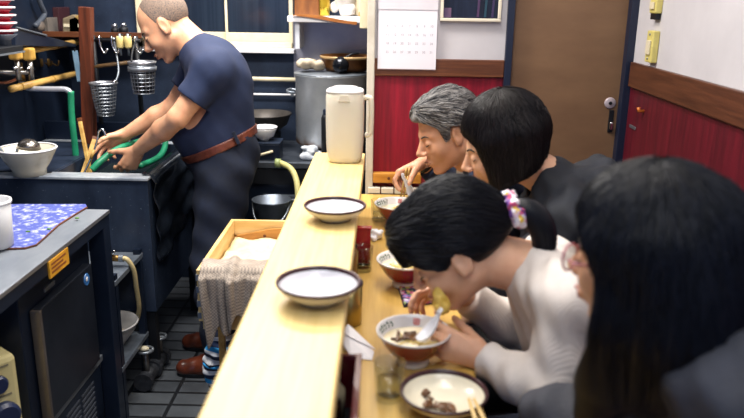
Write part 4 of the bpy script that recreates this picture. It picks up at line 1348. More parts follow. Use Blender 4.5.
# ---------------------------------------------------------------- bowls
M_bowlred = mat('bowl_red_glaze', '8a171b', '741217', rough=.22, scale=5, coat=.4)
M_bowlin = mat('bowl_white_inside', 'dfdcdb', 'd6d3d2', rough=.2, scale=3, coat=.3)
M_broth = mat('milky_broth', 'e2d8c0', 'd3c39f', rough=.12, scale=22, coat=.4)
M_noodle = mat('noodle_yellow', 'e2cd86', 'd0b566', rough=.35, scale=20)
M_leafpaint = mat('painted_green', '3f5a48', rough=.4)
M_sealpaint = mat('painted_red', 'c8605c', rough=.4)
M_toppings = mat('brown_topping', '6b4420', '3c2412', rough=.4, scale=40)
M_spoon = mat('spoon_white', 'e3e2e6', rough=.15, coat=.4)
HB = .072


def inr(h):                       # inner radius of the bowl at height h
    return .03 + (.0735 - .03) * (max(0, h - .018) / (HB - .018)) ** .66


def ramen_bowl(label, loc):
    t = thing('ramen_bowl', label, 'bowl', loc)
    MB().lathe([(.026, .0145), (.031, .0155)] + [(inr(h) + .0032 - .002 * (h - .018) / .05, h - .0015) for h in (.0195, .025, .032, .04, .048, .056, .064)] + [(.0746, .0680)], n=60).build('body', M_bowlred, t, local=True, smooth=True)
    MB().lathe([(.0746, .0680), (.0760, .0712), (.0754, .0732), (.0735, HB)] + [(inr(h), h) for h in (.066, .058, .05, .04, .03, .022, .0182)] + [(0, .0176)], n=60).build('interior', M_bowlin, t, local=True, smooth=True)
    MB().lathe([(.0, .006), (.028, .006), (.03, 0), (.0345, 0), (.034, .008), (.0315, .0165), (.0, .0165)], n=44).build('foot_ring', M_bowlin, t, local=True, smooth=True)
    # painted sprig and square seal on the inside wall near the lip
    def wall(a, h):
        r = inr(h) - .0004
        return V((r * math.cos(a), r * math.sin(a), h))
    lf = MB()
    for k in range(5):
        a0 = math.radians(128 + k * 9)
        lf.tube([wall(a0, .062), wall(a0 + .05, .0645 + .002 * (k % 2)), wall(a0 + .1, .063)], [.0006, .0024, .0006], 6)
        lf.tube([wall(a0, .061), wall(a0 + .03, .058), wall(a0 + .06, .056)], [.0006, .0018, .0006], 6)
    lf.build('painted_sprig', M_leafpaint, t, local=True)
    sq_ = MB()
    c = math.radians(82)
    w = .09
    for h in (.055, .0585, .062, .0655):
        sq_.tube([wall(c - w + k * w / 3, h) for k in range(7)], .0009, 5)
    for q in (-1, -.33, .33, 1):
        sq_.tube([wall(c + q * w, h) for h in (.055, .0585, .062, .0655)], .0009, 5)
    sq_.build('painted_seal', M_sealpaint, t, local=True)
    return t


def bowl_fill(loc, hb, lab_b, seed, noodles):
    x, y, z = loc
    tag(MB().lathe([(0, hb), (inr(hb) - .0006, hb), (inr(hb - .004) - .001, hb - .004), (0, hb - .004)], o=loc, n=48).build('broth', M_broth, smooth=False), lab_b, 'broth', kind='stuff')
    rr = random.Random(seed)
    nd = MB()
    R = inr(hb) - .012
    for k in range(noodles):
        a = rr.uniform(0, 2 * PI); r = R * rr.uniform(0, .5); d = rr.uniform(0, 2 * PI); ln = rr.uniform(.02, .05)
        c = V((x + r * math.cos(a), y + r * math.sin(a), z + hb))
        pts = []
        for j in range(7):
            u = (j / 6 - .5) * ln
            q = c + V((u * math.cos(d) + .006 * math.sin(j * 1.1 + k), u * math.sin(d) + .006 * math.cos(j * .9 + k), .003 * math.sin(j * .8 + k * 1.3)))
            dd = V((q.x - x, q.y - y))
            if dd.length > R:
                dd = dd.normalized() * R
                q.x, q.y = x + dd.x, y + dd.y
            pts.append(q)
        nd.tube(pts, .0014, 6)
    tag(nd.build('noodles', M_noodle, smooth=True), lab_b.replace('milky broth', 'thin yellow noodles'), 'noodles', kind='stuff')


bc1 = P(397.5, 203, z=ZCT + HB); b1 = V((bc1.x, bc1.y, ZCT))
bc2 = P(406, 259, z=ZCT + HB); b2 = V((bc2.x, bc2.y, ZCT))
bc3 = P(413.5, 330, z=ZCT + HB); b3 = V((bc3.x, bc3.y, ZCT))
ramen_bowl('red ramen bowl with white inside in front of the grey-haired man', b1)
ramen_bowl('red ramen bowl with white inside beside the bob-haired woman, the middle one', b2)
ramen_bowl('red ramen bowl with a white spoon in it in front of the cream sweater', b3)
bowl_fill(b1, .051, 'milky broth in the bowl of the grey-haired man', 1, 20)
bowl_fill(b2, .053, 'milky broth in the middle ramen bowl', 2, 60)
bowl_fill(b3, .051, 'milky broth in the bowl of the woman in cream', 3, 30)
# brown topping in the nearest ramen bowl
S = SDF((-.05, -.05, -.01), (.05, .05, .03), .0022)
rr = random.Random(11)
for i in range(26):
    a = rr.uniform(0, PI); l = rr.uniform(.004, .011)
    cx, cy = rr.gauss(0, .016), rr.gauss(0, .009)
    S.cone((cx - l * math.cos(a), cy - l * math.sin(a), rr.uniform(0, .006)), (cx + l * math.cos(a), cy + l * math.sin(a), rr.uniform(0, .008)), .0036, .003, k=.002)
pos, F = S.surf()
tag(mesh_np('pickled_greens', pos + np.array(b3 + V((-.008, .004, .0525))), F, M_toppings), 'chopped brown pickled greens floating in the bowl with the white spoon', 'topping', kind='stuff')


def china_spoon(label, tip, handle_end, up=V((0, 0, 1))):
    """porcelain soup spoon: boat-shaped cup and thick tapering handle"""
    d = (handle_end - tip)
    L = d.length
    d = d.normalized()
    sd = d.cross(up).normalized()
    u = sd.cross(d).normalized()
    t = thing('soup_spoon', label, 'spoon', tip)
    vs, fs = [], []
    prof = [(0, .002, .004), (.006, .012, 0), (.018, .017, -.004), (.034, .0185, -.005), (.048, .014, -.002), (.058, .009, .006), (.075, .0075, .011), (L * .8, .008, .012), (L - .004, .0075, .011), (L, .004, .011)]
    nn = 9
    for s_, w, z in prof:
        for i in range(nn):
            q = i / (nn - 1) * 2 - 1
            cup = (.012 if s_ < .05 else .004) * (q * q)
            vs.append(tip + d * s_ + sd * (w * q) + u * (z + cup))
    for j in range(len(prof) - 1):
        for i in range(nn - 1):
            fs.append((j * nn + i, j * nn + i + 1, (j + 1) * nn + i + 1, (j + 1) * nn + i))
    MB().add(vs, fs).build('spoon', M_spoon, t, smooth=True, solid=.0035, subd=1)
    return t


# ---------------------------------------------------------------- near dish with pickles and chopsticks
dc = P(444, 389, z=ZCT + .04)
nd_ = dish('pickle_dish', 'brown-rimmed white dish with leftover brown pickles at the near end of the counter', (dc.x, dc.y, ZCT), .079, inner=M_glaze_cream)
S = SDF((-.05, -.05, -.01), (.05, .05, .03), .002)
rr = random.Random(21)
for i in range(34):
    a = rr.uniform(0, PI); l = rr.uniform(.003, .008)
    cx = rr.uniform(-.036, .018); cy = -.024 + (cx * .35 - .01 * 0) * -1 * .5 + rr.gauss(0, .006)
    if rr.random() < .12:
        cx, cy = -.03, .022
    S.cone((cx - l * math.cos(a), cy - l * math.sin(a), rr.uniform(0, .004)), (cx + l * math.cos(a), cy + l * math.sin(a), rr.uniform(0, .007)), .0034, .0028, k=.0015)
pos, F = S.surf()
tag(mesh_np('pickle_scraps', pos + np.array((dc.x, dc.y, ZCT + .0165)), F, M_toppings), 'scraps of brown pickles in the near dish', 'pickles', kind='stuff')
for i, (q0, q1) in enumerate((((476, 421), (469, 397)), ((485, 421), (474, 397)))):
    lo_, hi_ = P(*q0, z=ZCT + .05), P(*q1, z=ZCT + .045)
    d = (lo_ - hi_).normalized()
    t = thing('chopstick', ['pale wooden chopstick lying across the near dish, left one', 'pale wooden chopstick lying across the near dish, right one'][i], 'chopstick', hi_)
    MB().tube([hi_ - d * .0 + V((0, 0, -.004)), hi_ + d * .1], [.003, .0042], 8).build('stick', mat('chopstick_pale', 'dcc38f', 'c9ab70', rough=.5, scale=12), t, smooth=True)
    MB().tube([hi_ + d * .1, hi_ + d * .13], [.0044, .0046], 8).build('end', MATS['chopstick_pale'], t, smooth=True)

# ---------------------------------------------------------------- glasses and cups
def thin_glass(name, tint, gloss):
    m = bpy.data.materials.new(name)
    m.use_nodes = True
    N, L = m.node_tree.nodes, m.node_tree.links
    N.remove(N['Principled BSDF'])
    t = N.new('ShaderNodeBsdfTransparent'); t.inputs[0].default_value = lin(tint)
    g = N.new('ShaderNodeBsdfGlossy'); g.inputs['Roughness'].default_value = .03
    lw = N.new('ShaderNodeLayerWeight'); lw.inputs[0].default_value = gloss
    pw = N.new('ShaderNodeMath'); pw.operation = 'POWER'; pw.inputs[1].default_value = 3.0
    L.new(lw.outputs['Facing'], pw.inputs[0])
    fz = N.new('ShaderNodeMath'); fz.operation = 'MULTIPLY_ADD'; fz.inputs[1].default_value = .7; fz.inputs[2].default_value = .03
    L.new(pw.outputs[0], fz.inputs[0])
    mx = N.new('ShaderNodeMixShader')
    L.new(fz.outputs[0], mx.inputs[0]); L.new(t.outputs[0], mx.inputs[1]); L.new(g.outputs[0], mx.inputs[2])
    L.new(mx.outputs[0], N['Material Output'].inputs[0])
    return m


M_glass = thin_glass('clear_glass', 'f3f5f4', .45)
M_water = thin_glass('drinking_water', 'f0f2f1', .4)


def tumbler(label, base, r, h, fill):
    t = thing('water_glass', label, 'glass', base)
    MB().lathe([(0, .0), (r * .84, 0), (r * .87, .003), (r, h), (r - .0018, h + .001), (r - .0034, h), (r * .87 - .004, .014), (r * .8, .0105), (0, .0095)], n=44).build('tumbler', M_glass, t, local=True, smooth=True)
    if fill:
        zt = h * fill
        rt = r * .87 + (r - r * .87) * fill - .0046
        tag(MB().lathe([(0, .0102), (r * .8 - .001, .0112), (r * .87 - .0052, .0148), (rt, zt), (0, zt)], o=base, n=40).build('drinking_water', M_water, smooth=True), 'water in the ' + label, 'water', kind='stuff')
    return t


g = P(389, 398, z=ZCT)
tumbler('clear water glass left of the near dish', V((g.x, g.y - .0, ZCT)), .0295, .075, .55)
g = P(379, 221, z=ZCT)
tumbler('small clear glass behind the bowl of the grey-haired man', V((g.x - .0, g.y + .01, ZCT)), .028, .07, .4)
g = P(361, 272, z=ZCT)
tumbler('clear glass half hidden by the pass counter beside the far red box', V((g.x + .004, g.y + .012, ZCT)), .028, .07, .35)
g = P(352, 323, z=ZCT)
t = thing('steel_cup', 'brass-coloured metal cup half hidden under the pass counter edge', 'cup', (g.x - .006, g.y, ZCT))
MB().lathe([(0, 0), (.026, 0), (.028, .003), (.029, .1), (.027, .1), (.026, .006), (0, .004)], n=40).build('cup', mat('brushed_brass', 'b59f62', '97814a', rough=.3, metal=.9, scale=5), t, local=True, smooth=True)
MB().lathe([(.028, .094), (.0305, .095), (.0305, .101), (.0265, .102)], n=40).build('rim', M_navy, t, local=True, smooth=True)

# ---------------------------------------------------------------- red lacquer condiment boxes
M_lac = mat('red_lacquer', 'a11f2b', '8a1521', rough=.22, coat=.5, scale=5)
M_lacd = mat('dark_red_lacquer', '5b0f1c', '450914', rough=.22, coat=.5, scale=5)


def condiment_box(label, x1, y0, y1, zt, m, body):
    x0 = WLX + .003
    t = thing('condiment_box', label, 'box', ((x0 + x1) / 2, (y0 + y1) / 2, ZCT))
    w = .007
    MB().box((x0, y0, ZCT), (x1, y1, ZCT + .006)).build('bottom', M_black, t)
    for a, b in (((x1 - w, y0, ZCT + .006), (x1, y1, zt)), ((x0, y0, ZCT + .006), (x0 + w, y1, zt)),
                 ((x0 + w, y0, ZCT + .006), (x1 - w, y0 + w, zt)), ((x0 + w, y1 - w, ZCT + .006), (x1 - w, y1, zt))):
        MB().box(a, b).build('side', body, t, bevel=.001)
    fr_ = MB()
    fr_.box((x1 - w - .002, y0 - .002, zt), (x1 + .002, y1 + .002, zt + .006)).box((x0, y0 - .002, zt), (x0 + w, y1 + .002, zt + .006))
    fr_.box((x0 + w, y0 - .002, zt), (x1 - w - .002, y0 + w, zt + .006)).box((x0 + w, y1 - w, zt), (x1 - w - .002, y1 + .002, zt + .006))
    fr_.build('rim', m, t, bevel=.001)
    return x0, t


xa_ = P(371, 226, z=.94)
condiment_box('bright red lacquer condiment box beside the middle ramen bowl', xa_.x, P(361, 272, z=ZCT).y + .05, xa_.y, .934, M_lac, M_lac)
xb_ = P(361, 354, z=.94)
condiment_box('dark red lacquer condiment box left of the near water glass', xb_.x, xb_.y - .26, xb_.y, .934, M_lacd, M_lacd)


def bottle(label, base, r, h, col, cap):
    t = thing('sauce_bottle', label, 'bottle', base)
    MB().lathe([(0, 0), (r, 0), (r, h * .68), (r * .45, h * .82), (r * .42, h * .9), (0, h * .9)], n=24).build('body', col, t, local=True, smooth=True)
    MB().lathe([(r * .5, h * .88), (r * .5, h), (0, h)], n=20).build('cap', cap, t, local=True)


xm = (WLX + xa_.x) / 2
bottle('dark sauce bottle standing in the bright red condiment box', V((xm, xa_.y - .05, ZCT + .0065)), .018, .1, mat('soy_dark', '241411', rough=.1, coat=.5), M_lac)
bottle('glass vinegar bottle standing in the bright red condiment box', V((xm + .005, xa_.y - .1, ZCT + .0065)), .018, .095, mat('vinegar_amber', '7d5f3f', rough=.1, coat=.5), M_steel_bright)
xm2 = (WLX + xb_.x) / 2
bottle('pale pepper shaker standing in the dark red condiment box', V((xm2 + .01, xb_.y - .05, ZCT + .0065)), .017, .09, mat('pepper_tan', 'a89d84', '857a63', rough=.35, scale=20), M_steel)
bottle('dark sauce bottle standing in the dark red condiment box', V((xm2 + .005, xb_.y - .1, ZCT + .0065)), .018, .098, MATS['soy_dark'], M_steel_bright)
# napkins
nk = P(376, 239, z=ZCT)
S = SDF((-.035, -.035, -.006), (.035, .035, .05), .0025)
rr = random.Random(4)
for i in range(18):
    a = rr.uniform(0, 2 * PI); r = rr.uniform(.002, .016)
    S.ell((r * math.cos(a), r * math.sin(a), rr.uniform(.003, .02)), (rr.uniform(.004, .013), rr.uniform(.004, .011), rr.uniform(.004, .012)), k=.003)
S.ripple([((260, 180, 300), .0012, 0), ((-300, 200, 160), .0012, 1)])
S.clip((0, 0, -1), (0, 0, .0006))
pos, F = S.surf(0)
t = thing('paper_napkin', 'crumpled white paper napkin beside the bright red condiment box', 'napkin', (nk.x, nk.y, ZCT))
mesh_np('paper', pos * 1.3 + np.array((nk.x - .004, nk.y, ZCT)), F, mat('napkin_white', 'e6e4e8', 'dddbe0', rough=.9, scale=20), t)
q = [P(x, y, z=ZCT + .004) for x, y in ((341, 339), (347, 335), (374, 352), (372, 359), (352, 357), (343, 347))]
t = thing('folded_napkin', 'folded white napkin behind the dark red condiment box', 'napkin', q[0])
vs = [q[0] + V((0, 0, .012)), q[1] + V((0, 0, .02)), q[2], q[3] + V((0, 0, -.003)), q[4] + V((0, 0, -.003)), q[5] + V((0, 0, .006)), (q[1] + q[4]) / 2 + V((0, 0, .016))]
MB().add(vs, [(0, 1, 6), (1, 2, 6), (2, 3, 6), (3, 4, 6), (4, 5, 6), (5, 0, 6)]).build('paper', MATS['napkin_white'], t, solid=.003)
vs2 = [v + V((.002, .004, .004)) for v in vs[:3]] + [vs[6] + V((0, 0, .004))]
MB().add(vs2, [(0, 1, 3), (1, 2, 3)]).build('fold', MATS['napkin_white'], t, solid=.002)


# patterned pouch under the middle bowl's edge
def flower_mat():
    m = bpy.data.materials.new('floral_print')
    m.use_nodes = True
    N, L = m.node_tree.nodes, m.node_tree.links
    b = N['Principled BSDF']; b.inputs['Roughness'].default_value = .6
    tc = N.new('ShaderNodeTexCoord')
    vo = N.new('ShaderNodeTexVoronoi'); vo.inputs['Scale'].default_value = 95
    L.new(tc.outputs['Object'], vo.inputs['Vector'])
    r = N.new('ShaderNodeValToRGB'); r.color_ramp.interpolation = 'CONSTANT'
    e = r.color_ramp.elements
    cols = ['1a2350', 'd9cfd8', '1a2350', 'c25b84', '24305f', '8fa85a', 'd8c05f', '1a2350', '8c7ab8']
    while len(e) < len(cols):
        e.new(.5)
    for i, c in enumerate(cols):
        e[i].position = i / len(cols); e[i].color = lin(c)
    sp = N.new('ShaderNodeSeparateColor'); L.new(vo.outputs['Color'], sp.inputs[0])
    L.new(sp.outputs[0], r.inputs[0])
    L.new(r.outputs[0], b.inputs['Base Color'])
    return m


M_flower = flower_mat()
q = [P(x, y, z=ZCT + .001) for x, y in ((399, 289), (424, 284), (438, 303), (404, 307))]
t = thing('floral_pouch', 'small navy floral fabric pouch lying behind the bowl with the white spoon', 'pouch', (q[0] + q[2]) / 2)
MB().prism(q, (0, 0, .009)).build('fabric', M_flower, t, bevel=.003)
MB().tube(q + [q[0]], .0022, 6).build('piping', M_navy, t)
MB().bar(q[3].lerp(q[2], .1) + V((0, 0, .0095)), q[3].lerp(q[2], .9) + V((0, 0, .0095)), .003, .002).build('zip', M_steel, t)

# ---------------------------------------------------------------- wall things
a, b = P(379, -20, Y=YB - .018), P(435.5, 69.5, Y=YB - .018)
cl = thing('wall_calendar', 'white month calendar hanging on the back wall over the red panel', 'calendar', ((a.x + b.x) / 2, YB - .016, a.z))
yc = YB - .02
MB().box((a.x, yc, b.z), (b.x, yc + .003, a.z)).build('page', mat('calendar_paper', 'dcd9e2', rough=.7), cl)
zf = P(400, 9.5, Y=yc).z
MB().box((a.x - .001, yc - .002, zf), (b.x + .001, yc + .004, a.z)).build('header', mat('calendar_header', 'd0cbd2', 'c6c2ca', rough=.6, scale=6), cl)
MB().box((a.x, yc + .003, b.z - .003), (b.x, yc + .006, a.z)).build('back_pages', mat('paper_edge', 'b7a0a0', rough=.7), cl)


def text_mesh(body, size, loc, m, name, parent, width=None, align='CENTER', spacing=1.0):
    c = bpy.data.curves.new(name, 'FONT')
    c.body = body
    c.size = size
    c.align_x = align
    c.space_line = spacing
    c.extrude = .0002
    o = bpy.data.objects.new(name, c)
    COL.objects.link(o)
    me = bpy.data.meshes.new_from_object(o.evaluated_get(bpy.context.evaluated_depsgraph_get()))
    COL.objects.unlink(o); bpy.data.objects.remove(o)
    M4 = Matrix.Translation(V(loc) - WORLD[parent.name]) @ Matrix.Rotation(PI / 2, 4, 'X')
    me.transform(M4)
    me.materials.clear(); me.materials.append(m)
    r = bpy.data.objects.new(name, me)
    COL.objects.link(r); r.parent = parent
    WORLD[r.name] = WORLD[parent.name].copy()
    return r


M_ink = mat('calendar_ink', '9a97a6', rough=.7)
W = b.x - a.x
hz0, hz1 = P(400, 26, Y=yc).z, P(400, 52, Y=yc).z
days = [['', '', '', '', '1', '2', '3'], ['4', '5', '6', '7', '8', '9', '10'], ['11', '12', '13', '14', '15', '16', '17'], ['18', '19', '20', '21', '22', '23', '24'], ['25', '26', '27', '28', '29', '30', '31']]
nums = []
import itertools
bms = None
parts = []
for r_, row in enumerate(days[1:]):
    for c_, s_ in enumerate(row):
        o_ = text_mesh(s_, .0115, (a.x + W * (.16 + .125 * c_), yc - .0002, hz0 + (hz1 - hz0) * r_ / 3 - .004), M_ink, 'date', cl)
        parts.append(o_)
# join the printed dates into the one print of the page
jm = MB()
for o_ in parts:
    me = o_.data
    jm.add([v.co for v in me.vertices], [tuple(p.vertices) for p in me.polygons])
    COL.objects.unlink(o_); bpy.data.objects.remove(o_)
pr = MB(); pr.v, pr.f = jm.v, jm.f
pr.build('printed_dates', M_ink, cl, local=True)
# framed picture
a, b = P(442, -30, Y=YB - .012), P(500.5, 22, Y=YB - .012)
pf = thing('framed_picture', 'white-framed dark glossy picture on the back wall right of the calendar', 'picture', ((a.x + b.x) / 2, YB - .014, b.z))
w = .011
f = MB().box((a.x, YB - .02, b.z), (b.x, YB - .001, b.z + w)).box((a.x, YB - .02, a.z - w), (b.x, YB - .001, a.z)).box((a.x, YB - .02, b.z + w), (a.x + w, YB - .001, a.z - w)).box((b.x - w, YB - .02, b.z + w), (b.x, YB - .001, a.z - w))
f.build('frame', mat('frame_ivory', 'd8d0bf', 'cdc4b1', rough=.45, scale=8), pf, bevel=.002)
MB().box((a.x + w, YB - .010, b.z + w), (b.x - w, YB - .001, a.z - w)).build('print', mat('dark_print', '1d2436', '10131f', rough=.3, scale=10, stretch=(3, 1, .4)), pf)
MB().box((a.x + w + .002, YB - .0115, b.z + w + .002), (a.x + w + .028, YB - .0102, b.z + w + .035)).build('printed_block', mat('print_pink', '6e5468', '574660', rough=.3, scale=30), pf)
for k, xx in enumerate((.62, .74, .86)):
    x = a.x + (b.x - a.x) * xx
    MB().bar((x, YB - .0108, b.z + w + .004), (x + .006, YB - .0108, a.z - w - .01), .008, .0012, up=(0, 1, 0)).build('printed_stroke', mat(['print_mauve', 'print_teal', 'print_mauve2'][k], ['4a3552', '274250', '3b3050'][k], rough=.3), pf)
# switches on the right wall
for i, (p0, p1, lab) in enumerate((((641, -3), (656, 13), 'yellowed switch box high on the right wall, upper of the two'), ((641.5, 30), (651, 62), 'slim yellowed wall switch on the right wall just above the rail'))):
    c0, c1 = P(*p0, X=XR - .02), P(*p1, X=XR - .02)
    y0, y1 = sorted((c0.y, c1.y))
    z1_, z0_ = P((p0[0] + p1[0]) / 2, p0[1], X=XR - .02).z, P((p0[0] + p1[0]) / 2, p1[1], X=XR - .02).z
    t = thing('wall_switch', lab, 'switch', (XR, (y0 + y1) / 2, z0_))
    y1 = min(y1, y0 + .06)
    MB().box((XR - .022, y0, z0_), (XR - .0005, y1, z1_)).build('plate', mat('yellowed_plastic', 'd3c778', 'c0b265', rough=.4, scale=10), t, bevel=.003)
    MB().box((XR - .028, y0 + .012, z0_ + (z1_ - z0_) * .25), (XR - .022, y1 - .012, z0_ + (z1_ - z0_) * .7)).build('rocker', M_cream, t, bevel=.002)
    if i == 0:
        MB().box((XR - .018, y0 + .004, z0_ - .02), (XR - .002, y1 - .004, z0_)).build('socket', M_black, t, bevel=.002)
    else:
        for f in (.12, .88):
            MB().ball((XR - .0225, (y0 + y1) / 2, z0_ + (z1_ - z0_) * f), .004, 10).build('screw', M_steel, t)
c = P(641, 111, X=XR - .01)
t = thing('hook_pin', 'small orange hook pin on the red right wall near the door', 'pin', (XR, c.y, c.z))
MB().tube([(XR, c.y, c.z), (XR - .018, c.y, c.z), (XR - .02, c.y, c.z + .012)], .006, 8).build('pin', mat('pin_orange', 'c9702f', rough=.35), t, smooth=True)
c = P(632, 127, X=XR - .003)
MB().ball((0, 0, 0), .001).v
t = thing('wall_plate', 'tiny pale steel plate on the red right wall below the hook pin', 'plate', (XR, c.y, c.z))
MB().box((XR - .004, c.y - .035, c.z - .006), (XR - .0005, c.y + .03, c.z + .006)).build('plate', M_steel_bright, t, bevel=.002)
# ================================================================ people
class Fr:
    """a frame: origin, forward, left, up"""
    def __init__(s, o, F, U, k=1.0):
        s.o = V(o); s.F = V(F).normalized()
        U = V(U); s.U = (U - s.F * U.dot(s.F)).normalized()
        s.L = s.U.cross(s.F)
        s.s = k

    def __call__(s, f, l, u):
        return s.o + (s.F * f + s.L * l + s.U * u) * s.s

    def ax(s):
        return (s.F, s.L, s.U)


def head_prims(h, ears=True, fem=False, nose=1.0):
    k = h.s
    P_ = []
    e = lambda c, r, kk, op='u', tilt=None: P_.append(('head', 'e', h(*c), tuple(x * k for x in r), tilt or h.ax(), kk * k, op))
    c = lambda a, b, ra, rb, kk, op='u': P_.append(('head', 'c', h(*a), h(*b), ra * k, rb * k, kk * k, op))
    e((-.012, 0, .036), (.094, .075, .084), .01)
    e((.02, 0, -.02), (.07, .064, .085), .02)
    j = .042 if fem else .048
    for s in (1, -1):
        c((-.004, s * j, -.052), (.058, s * .014, -.098), .020, .014, .02)
        e((.056, s * .033, -.030), (.026, .024, .026), .018)
        c((.076, s * .014, .020), (.062, s * .044, .018), .012, .010, .014)
    e((.07, 0, -.1), (.016, .018, .014), .014)
    e((.075, 0, -.065), (.019, .024, .018), .016)
    for s in (1, -1):
        e((.098, s * .031, -.002), (.016, .017, .012), .014, 's')
        e((.0745, s * .031, -.003), (.0135, .015, .0125), .003)
    c((.082, 0, .014), (.106 * 1, 0, -.026), .0075, .0105 * nose, .010)
    e((.109, 0, -.029), (.0105 * nose, .0105 * nose, .009 * nose), .005)
    for s in (1, -1):
        e((.098, s * .0115 * nose, -.034), (.0095, .0075 * nose, .007), .005)
    # lips
    c((.0925, -.017, -.0645), (.0985, 0, -.0615), .0035, .0052, .004)
    c((.0925, .017, -.0645), (.0985, 0, -.0615), .0035, .0052, .004)
    c((.089, -.015, -.0715), (.0955, 0, -.0735), .0035, .0058, .005)
    c((.089, .015, -.0715), (.0955, 0, -.0735), .0035, .0058, .005)
    if ears:
        for s in (1, -1):
            E = Fr(h(-.006, s * .074, -.006), h.F * 1 + h.L * (s * .28), h.U + h.F * -.25)
            ax = (E.F, E.L, E.U)
            P_.append(('head', 'e', E.o, (.019 * k, .009 * k, .033 * k), ax, .004 * k, 'u'))
            P_.append(('head', 'e', E.o + (E.F * .004 + E.L * (s * .011) + E.U * .004) * k, (.011 * k, .008 * k, .019 * k), ax, .003 * k, 's'))
            P_.append(('head', 'c', E.o + (E.F * .012 + E.L * (s * .003) - E.U * .006) * k, E.o + (E.F * .010 + E.L * (s * .002) - E.U * .024) * k, .005 * k, .006 * k, .003 * k, 'u'))
    return P_


def hand_prims(w, D, N, left, curls, s=1.0, thumb=(.3, .3), spread=1.0, tk=.72):
    """palm, four jointed fingers and a thumb; w wrist, D fingers' way, N palm normal"""
    D = V(D).normalized()
    N = V(N); N = (N - D * N.dot(D)).normalized()
    T = N.cross(D) if left else D.cross(N)
    w = V(w)
    out = []
    c = lambda a, b, ra, rb, kk=.004: out.append(('hand', 'c', a, b, ra * s, rb * s, kk, 'u'))
    kn = []
    for i, t in enumerate((.029, .0095, -.0105, -.0285)):
        b0 = w + (D * .012 + T * t * .55) * s
        k0 = w + (D * (.092, .094, .089, .081)[i] + T * t * spread + N * (-.004 * (1.2 - abs(i - 1.3)))) * s
        c(b0, k0, .0165, .0108, .012)
        kn.append(k0)
    c(w + D * .02 * s, w + D * .07 * s, .017, .016, .012)
    for i, (ln, cu) in enumerate(zip((.074, .082, .076, .060), curls)):
        d = D + T * (.10, .02, -.05, -.12)[i] * spread
        d.normalize()
        n = (N - d * N.dot(d)).normalized()
        p = kn[i]
        r = (.0094, .0097, .0092, .0082)[i]
        for seg, (f, a) in enumerate(zip((.46, .31, .23), cu)):
            a = math.radians(a)
            d2 = d * math.cos(a) + n * math.sin(a)
            n = n * math.cos(a) - d * math.sin(a)
            d = d2.normalized()
            q = p + d * ln * f * s
            c(p, q, r, r * .90, .0035 if seg else .005)
            p = q
            r *= .90
    a, b = thumb
    p = w + (D * .022 + T * .024 + N * .006) * s
    d = (D * .62 + T * tk + N * a).normalized()
    q = p + d * .042 * s
    c(p, q, .0155, .0118, .010)
    d = (d + D * .35 + N * b).normalized()
    p, q = q, q + d * .034 * s
    c(p, q, .0112, .0100, .004)
    d = (d + D * .25 + N * b).normalized()
    c(q, q + d * .027 * s, .0098, .0078, .004)
    return out


def limb(tag_, a, b, ra, rb, k=.02):
    return (tag_, 'c', V(a), V(b), ra, rb, k, 'u')


def put(S, prims, tags=None, grow=0.0, kmul=1.0, kmin=0):
    for p in prims:
        if tags and p[0] not in tags:
            continue
        if p[1] == 'c':
            _, _, a, b, ra, rb, k, op = p
            S.cone(a, b, ra + grow, rb + grow, max(k * kmul, kmin), op)
        else:
            _, _, c, r, ax, k, op = p
            S.ell(c, tuple(x + grow for x in r), ax, max(k * kmul, kmin), op)


def cutcyl(S, p, d, R, L):
    """saw off: remove a flat-ended cylinder starting at p along d"""
    p = np.array(p, np.float32); d = np.array(V(d).normalized(), np.float32)
    q2 = p + d * L
    sl, g = S._sl(np.minimum(p, q2) - R - .02, np.maximum(p, q2) + R + .02)
    if sl is None:
        return
    q = [g[i] - p[i] for i in range(3)]
    t = q[0] * d[0] + q[1] * d[1] + q[2] * d[2]
    r = np.sqrt(np.maximum(q[0] ** 2 + q[1] ** 2 + q[2] ** 2 - t * t, 0))
    b = np.maximum(np.maximum(r - R, -t), t - L)
    S.d[sl] = np.maximum(S.d[sl], -b)


